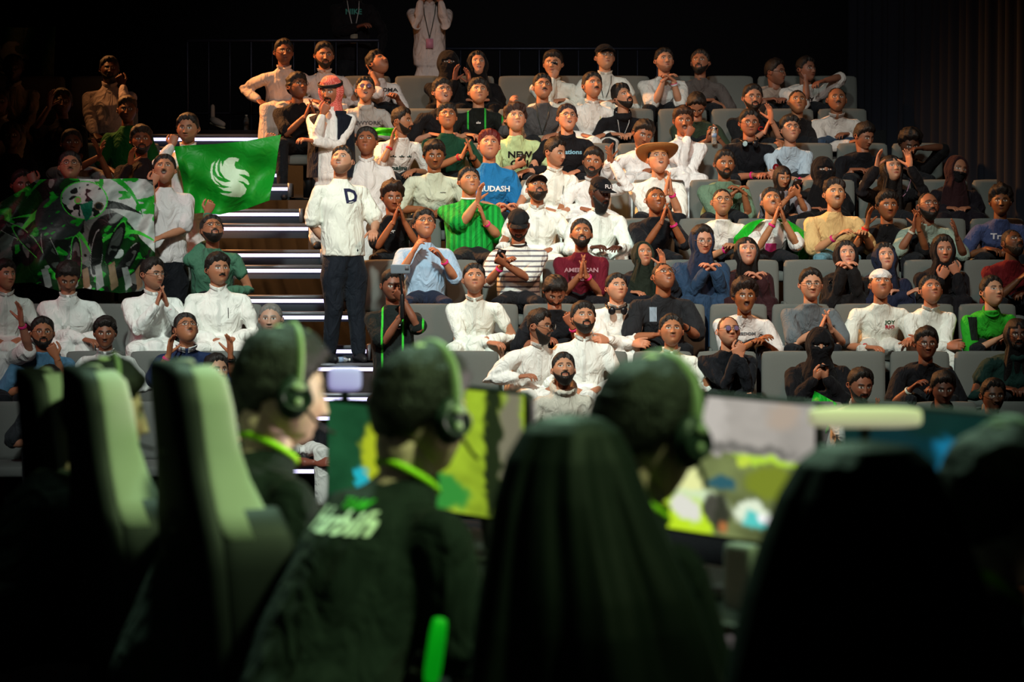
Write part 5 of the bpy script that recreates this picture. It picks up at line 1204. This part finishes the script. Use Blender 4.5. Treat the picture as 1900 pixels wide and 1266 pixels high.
# ---- second row (k1)
P(1046, 688, 1, 6, 18, skin='b48266', hair='fade', face='full', top='hoodie', tc='bcb8ac', label='person in beige hoodie with dark beard looking up;front middle', bulk=.98)
P(1597, 716, 1, 18, -14, skin='8a5640', hair='short', face='full', top='sweat', tc='cfd2cc', arms='pray 1626 768', bulk=1.15, label='person in white sweatshirt with beard;palms together at lower right')
P(1750, 722, 1, 4, -14, skin='5e382a', hair='mid', face='wisp', top='jacket', tc='0f1014', arms='clasp 1770 770', label='person in black jacket with pale piping;fingers interlaced at lower right', bulk=1.08)
P(1843, 736, 1, 8, -2, skin='6a4430', hair='short', face='glass part wisp', top='tee', tc='33605e', label='person in teal tee and glasses;lower right corner of the crowd')
P(560, 745, 1, 10, 0, skin='7a4436', hair='short', top='tee', tc='101116', arms='cross', label='person in black tee with crossed arms;hidden behind a player', low='c8c8c4')
# ---- aisle
d_ = 24.9
DM = P(634, 300, 4, -14, 22, D=25.06, floor=FLOOR[4] + .042, stand=True, byaw=22, skin='bc8c70', hair='fade', face='stub part', top='tee', tc='e6eae0', low='151b24', arms='A 612 455 hang -.05;B 694 428 lay .18', acc='"D~1c2040~.17~.05~.13"', bulk=1.12, label='person standing on the aisle steps in white tee with black letter', back=.02)
GH = P(613, 170, 6, -20, -12, D=27.18, floor=FLOOR[6] + .262, stand=True, byaw=-8, skin='9c6448', hair='ghutra', face='goat', top='thobe', tc='e0dcd8', arms='A 598 214 face .22;B 582 262 lay .24', label='person standing in red checked head cloth, dark vest and white thobe')
VG = P(729, 532, 3, 12, -4, D=24.0, floor=FLOOR[2], seatz=FLOOR[2] + .42, skin='7c4c38', hair='fade', face='shade', top='tee green c2=38c838', tc='151c1b', arms='A 742 590 hold .22;B 750 560 hold .24', acc='"SC~e0e0e0~.05~.03~.12"', low='14161a', label='person crouching in black and green jersey filming with a gimbal')
# ---- left of the aisle
FH = P(348, 240, 5, -6, 0, D=26.2, floor=FLOOR[5], stand=True, skin='9c6a50', hair='short', face='stub', top='thobe', tc='d6d2d2', arms='A 318 272 flag .1;B 521 262 flag .1', acc='bandA', bulk=1.05, label='person standing behind the green flag with both arms spread')
WB = P(305, 316, 4, 4, 18, D=25.45, floor=FLOOR[4], stand=True, skin='b47c60', hair='short', face='must shade open', top='tee', tc='d2ccce', arms='A 282 345 face .15;B 300 440 lay .3', label='person standing in pale pink-white tee;holding the edge of the painted banner', bulk=1.12, low='101218')
P(130, 310, 4, 10, 14, D=25.6, floor=FLOOR[4], stand=True, skin='b07c60', hair='short', face='glass must', top='tee', tc='8c8c92', label='person with moustache and glasses peering over the painted banner')
P(42, 345, 4, 20, 0, D=25.6, floor=FLOOR[4], stand=True, skin='7a5040', hair='short', face='shade', top='tee', tc='1a1a1c', arms='B 66 342 flag .1;A lap', label='person in shadow gripping the top corner of the painted banner')
P(133, 268, 6, 15, 5, skin='6a3e28', hair='short', face='shade', top='tee', tc='7c7a7c', arms='A 182 292 open;B 186 290 open', label='person in grey tee with warm side light clapping;above the painted banner')
P(262, 262, 6, 12, 8, skin='7a462e', hair='curly', face='full', top='jumper', tc='1c1416', arms='A 240 308 up;B lap', label='bearded person in dark jumper with one hand raised;beside the flag holder')
P(236, 205, 7, 5, 0, skin='5a3422', hair='fade', hc='2c1c0c', top='tee', tc='0e4a1c', label='person in green tee in the shadow;left upper stand')
P(20, 255, 6, 10, 6, skin='4e2c1e', hair='short', face='shade', top='tee', tc='121214', label='person in black tee in deep shadow;left edge of the stand')
P(115, 192, 7, 12, 5, skin='502e20', hair='short', face='glass', top='tee', tc='101012', arms='A 90 200 up;B lap', label='person in black tee with one hand raised high;left upper stand')
P(203, 130, 8, 12, 5, skin='4a2c22', hair='short', face='full', top='shirt', tc='a89c9c', arms='B 228 160 face;A lap', bulk=1.2, label='person in pale shirt with hand near the mouth;upper left in shadow')
P(24, 128, 8, 5, 0, skin='3a2218', hair='short', top='shirt', tc='8c8480', label='person in pale shirt below the dim flag;upper left corner', bulk=1.1)
P(-2, 190, 7, 10, 0, skin='5a3828', hair='short', top='thobe', tc='a8a09a', label='person in pale robe cut off by the left edge', bulk=1.1)
P(394, 428, 4, 20, 26, skin='a06c50', hair='short', face='glass trim', top='jumper', tc='43705a', arms='A 385 398 face .0;B lap', bulk=1.1, label='person in sage green sweatshirt with hand on the head')
P(405, 502, 3, 28, 8, skin='a06c50', hair='curly', face='bmust', top='thobe', tc='e6e6e0', bulk=1.28, acc='pocket pen202020', arms='A 395 630 lay;B lap', label='large person in white thobe with pen in pocket looking sideways')
P(284, 510, 3, 48, -2, skin='a8745a', hair='short', face='glass shade', top='thobe', tc='e4e6e2', bulk=1.12, arms='clap 300 555', acc='bandB', label='person in white thobe and glasses clapping;left block')
P(126, 516, 3, 12, -34, skin='8a5a42', hair='curly', top='thobe', tc='e2e4e0', bulk=1.2, arms='A 155 630 lay;B lap', acc='bandA pocket', label='person in white thobe looking down;left block under the banner')
P(10, 512, 3, 40, 5, skin='a87256', hair='mid', top='thobe', tc='d8dcd6', label='child in white thobe in profile;left edge of the frame', hs=.96)
P(79, 620, 2, 14, 8, skin='9c6648', hair='fade', face='glass trim', top='tee', tc='4f7896', arms='B 105 665 face .3;A lap', acc='"BOSTON~142030~.06~.0~.2"', label='person in steel blue lettered tee and round glasses;lower left', bulk=1.1)
P(195, 620, 2, 6, -4, skin='7a4c36', hair='curly', face='smile', top='thobe', tc='c9ccc8', label='smiling child with thick black hair;above the second gaming chair', hs=.95)
P(346, 612, 2, 24, 24, skin='9c6648', hair='fade', face='glass must', top='tee polo', tc='1d2a4a', arms='A 312 660 up;B 428 660 up', acc='bandA watchB patch=c8ccc8,-.10,.05,.185,.20', bulk=1.1, low='16181e lines', label='person in navy polo with white collar and glasses;clapping at lower left')
P(502, 594, 2, -2, 2, skin='a88470', hair='grey', hc='6c6a66', face='stub', top='tee', tc='1b3030', label='grey-haired person beside the aisle;just above a player headset', bulk=.98)
P(-26, 610, 2, 15, 10, skin='9a6450', hair='short', top='tee', tc='cfccca', arms='B 40 600 up .3;A lap', acc='bandB', bulk=1.15, label='person in white tee at the left edge raising one arm')
P(92, 712, 1, 5, 0, skin='9c6c54', hair='short', face='shades', top='tee', tc='2c3034', label='person with sunglasses on the head;half hidden by the farthest gaming chair')
P(402, 690, 1, 30, 5, skin='a07860', hair='short', face='stub', top='tee', tc='24282c', label='person with dark hair;half hidden by the nearest uncovered gaming chair')
run_jobs(); run_jobs()
# ---- things held, worn or lying about
def vest_for(p):
    """dark open waistcoat over the thobe: child of the person"""
    g = G(); sh = p['shc']; r = p['rgt']; f = p['fwd']; up = np.array((0, 0, 1.))
    nu, nv = 60, 24; V = []
    for i in range(nv):
        t = i / (nv - 1); z = .045 - t * .62
        for j in range(nu):
            a = -math.pi + .42 + (2 * math.pi - .84) * j / (nu - 1) ; a = a + math.pi   # opening at the front
            rx = .212 + .02 * t - (.07 if i < 2 else 0) ; ry = .160 + .03 * t - (.05 if i < 2 else 0)
            c, s = math.cos(a), math.sin(a)
            V.append(sh + r * rx * -math.sin(a) + f * (ry * math.cos(a)) * 1 + up * z)
    Q = [(i * nu + j, (i + 1) * nu + j, (i + 1) * nu + j + 1, i * nu + j + 1) for i in range(nv - 1) for j in range(nu - 1)]
    V = np.array(V); V += normals(V, np.array(Q)) * (.004 * wav(V, 20, 3))[:, None]
    add('vest', V, Q, None, cloth_mat('121722'), p['root'], p['org'])
vest_for(GH)
def small(name, parts, loc, label, cat):
    """parts: (part name, G, material)"""
    r = empty(name, loc, label, cat)
    for nm, g, m in parts:
        V, Q, T = g.arr(); add(nm, V, Q, T, m, r, loc)
    return r
# cloak of the person wrapped in a flag
fp = FW['shc'] + np.array((0, -.0, .0)); sp_ = FW['spine']
nu, nv = 64, 40; V = []
for i in range(nv):
    t = i / (nv - 1)
    for j in range(nu):
        u = j / (nu - 1); a = math.radians(-34 - u * 292); e_ = min(1, t * 3.2) ** .55; rx = .10 + .265 * e_ + .02 * t; ry = .09 + .150 * e_ + .04 * t
        k_ = 1 + .06 * math.sin(u * 40) * t
        V.append(tuple(fp + np.array((rx * k_ * -math.sin(a), .0 - ry * k_ * math.cos(a), 0)) + sp_ * (.075 - .60 * t) - np.array((0, 0, .03 * abs(math.sin(a)))) * e_))
Q = [(i * nu + j, (i + 1) * nu + j, (i + 1) * nu + j + 1, i * nu + j + 1) for i in range(nv - 1) for j in range(nu - 1)]
tag(add('flag_cloak', V, Q, None, cloth_mat('0fa51f', gloss=.5), None, fp), 'bright green flag worn as a cloak over a white tee', 'flag')
# gimbal with phone
h = (VG['hand']['A'] + VG['hand']['B']) / 2 + VG['fwd'] * .05; top = at(742, 502, h[1]); g1 = G(); g1.tube([h - UP * .06, h + UP * .12], .018, seg=10)
g2 = G(); g2.tube([h + UP * .12, top + np.array((.0, 0, -.03)), top + np.array((-.03, 0, .0)), top], .010, seg=8); g2.ball(top + np.array((-.03, 0, 0)), (.025, .025, .025))
g3 = G(); g3.box(top + np.array((.005, -.02, .012)), (.080, .005, .038), None, bev=.005); g4 = G(); g4.box(top + np.array((.058, -.027, .022)), (.016, .003, .016))
small('phone_gimbal', [('handle', g1, mat('gimbal_black', '18181a', .4)), ('arm', g2, mat('gimbal_black', '18181a', .4)), ('phone', g3, mat('phone_grey', '6c7680', .3)), ('phone_camera', g4, mat('phone_cam', '6a6a70', .3))], h, 'phone gimbal held up by the crouching person', 'gimbal')
def bottle(px, py, D, label, lie=False):
    c = at(px, py, D); g = G(); ax = np.array((1, .2, 0)) if lie else UP; ax = ax / np.linalg.norm(ax); pts = [c + ax * a * .8 for a in (-.10, -.095, -.03, -.02, .05, .075, .09)]; g.tube(pts, [.022, .026, .024, .026, .025, .013, .011], seg=14, caps=False)
    g2 = G(); g2.tube([c + ax * .072, c + ax * .084], .013, seg=12, caps=False); m, nt, b = nodes('bottle_plastic'); b.inputs['Transmission Weight'].default_value = .8; b.inputs['Roughness'].default_value = .12; b.inputs['Base Color'].default_value = (.8, .88, .9, 1); b.inputs['IOR'].default_value = 1.3
    g3 = G(); g3.tube([c + ax * -.016, c + ax * .024], .0268, seg=14, caps=False)
    small('water_bottle', [('bottle_body', g, m), ('cap', g2, mat('cap_white', 'd0d4d8', .4)), ('bottle_label', g3, mat('label_blue', '8098b8', .5))], c, label, 'bottle')
bottle(632, 668, 25.06, 'clear water bottle lying on the aisle step by the standing foot', True)
bottle(1325, 252, 28.2, 'clear water bottle beside the person bowing over a phone')
bottle(457, 228, 30.4, 'water bottle standing in the dark at the top of the aisle')
# trainer on the steps in the dark, green bag, cup, handbag
def cushion_bag(name, px, py, D, h3, col, label, cat, handle=True, rough=.4):
    c = at(px, py, D); U, Q, T = sph(28, 16); V = np.sign(U) * np.abs(U) ** .6 * np.array(h3); V += U * (.006 * wav(U, 6, 5))[:, None]
    r = empty(name, c, label, cat); add('pouch', V + c, Q, T, cloth_mat(col, gloss=rough), r, c)
    if handle:
        g = G(); g.torus(c + UP * h3[2] * .8, h3[0] * .55, .008, ax=(0, 1, .2), seg=24); V, Q, T = g.arr(); add('handle', V, Q, T, cloth_mat(col, gloss=rough), r, c)
cushion_bag('handbag', 1552, 545, row_d(4) - .5, (.13, .05, .075), '0c0c0e', 'glossy black handbag in the lap of the person in black head scarf', 'bag', rough=.2)
cushion_bag('handbag', 1770, 562, row_d(4) - .5, (.12, .05, .04), '0d0d10', 'flat black bag lying in front of the person with long fringe', 'bag', rough=.3)
cushion_bag('handbag', 1238, 292, row_d(6) - .1, (.05, .05, .04), '2a2a2c', 'small dark bag on the seat behind the straw hat', 'bag', False) if 0 else None
# folded green flag on a seat upper left, hanging green flag lower right
def rag(name, pts, D, col, label, seed):
    pts = np.array(pts, float); c = at(pts[:, 0].mean(), pts[:, 1].mean(), D); nu, nv = 40, 30
    E = pts; V = []
    for i in range(nv):
        v = i / (nv - 1)
        for j in range(nu):
            u = j / (nu - 1); p = (E[0] * (1 - u) + E[1] * u) * (1 - v) + (E[3] * (1 - u) + E[2] * u) * v; q = at(p[0], p[1], D); q[1] += .05 * math.sin(u * 9 + seed) * (.4 + v) + .03 * math.sin(v * 8 + u * 5); V.append(q)
    Q = [(i * nu + j, (i + 1) * nu + j, (i + 1) * nu + j + 1, i * nu + j + 1) for i in range(nv - 1) for j in range(nu - 1)]
    tag(add(name, V, Q, None, cloth_mat(col, gloss=.5), None, c), label, 'flag')
rag('folded_flag', [(690, 236), (735, 238), (742, 254), (686, 250)], row_d(7) + .02, '3cc028', 'crumpled green flag draped over a seat back beside the palm print tee', 1)
rag('hanging_flag', [(1512, 726), (1552, 748), (1530, 808), (1492, 806)], row_d(1) + .05, '12a028', 'bright green flag hanging in front of the person in black face veil', 2)
c = at(402, 222, 30.4); g = G(); g.tube([c + np.array((-.05, .1, 0)), c + np.array((.0, .0, -.02)), c + np.array((.07, -.04, -.05))], [.035, .038, .028], seg=12); g2 = G(); g2.tube([c + np.array((-.06, .1, -.035)), c + np.array((.07, -.04, -.085))], .028, seg=10, flat=(1, .4)); g3 = G(); g3.tube([c + np.array((-.05, .1, .02)), c + np.array((-.05, .1, .14))], .022, seg=10)
small('trainer_shoe', [('upper', g, mat('shoe_grey', '9a9690', .6)), ('sole', g2, mat('shoe_sole', 'b0a890', .6)), ('ankle_sock', g3, mat('sock', '8c8880', .8))], c, 'pale trainer in the dark above the aisle steps', 'shoe')
g = G(); c = at(1440, 346, row_d(7) - .55) if 0 else at(1440, 328, row_d(7) - .62); g.tube([c, c + UP * .09], [.026, .034], seg=14); small('drink_cup', [('cup_body', g, mat('cup_red', '6a1018', .3))], c, 'small dark red cup held before the person with headphones round the neck', 'cup')
# ribbon of the hooded person
g = G(); pts = [at(x, y, row_d(6) - .42) for x, y in ((1634, 308), (1652, 301), (1672, 298), (1684, 312), (1690, 335), (1682, 358), (1668, 372))]; g.tube(pts, .010, seg=8, flat=(1, .4)); pts = [at(x, y, row_d(6) - .42) for x, y in ((1640, 318), (1644, 338), (1652, 356))]; g.tube(pts, .010, seg=8, flat=(1, .4)); V, Q, T = g.arr()
tag(add('pink_ribbon', V, Q, T, mat('ribbon_pink', 'b07c98', .5), None, at(1660, 320, row_d(6) - .42)), 'pale pink ribbon held up around a face in the shadow', 'ribbon')
build_seats()
# truss with dim fixtures high above the crowd
for i, (x, lb) in enumerate(((-4.2, 'leftmost'), (0.2, 'middle'), (4.6, 'rightmost'))):
    r = empty('truss_spotlight', (x, 30, 9.2), '%s dark spotlight on the roof truss above the stand' % lb, 'spotlight'); g = G(); g.tube([(x, 30, 9.4), (x, 29.8, 9.0)], [.12, .16], seg=14); V, Q, T = g.arr(); add('housing', V, Q, T, DARK, r, (x, 30, 9.2))
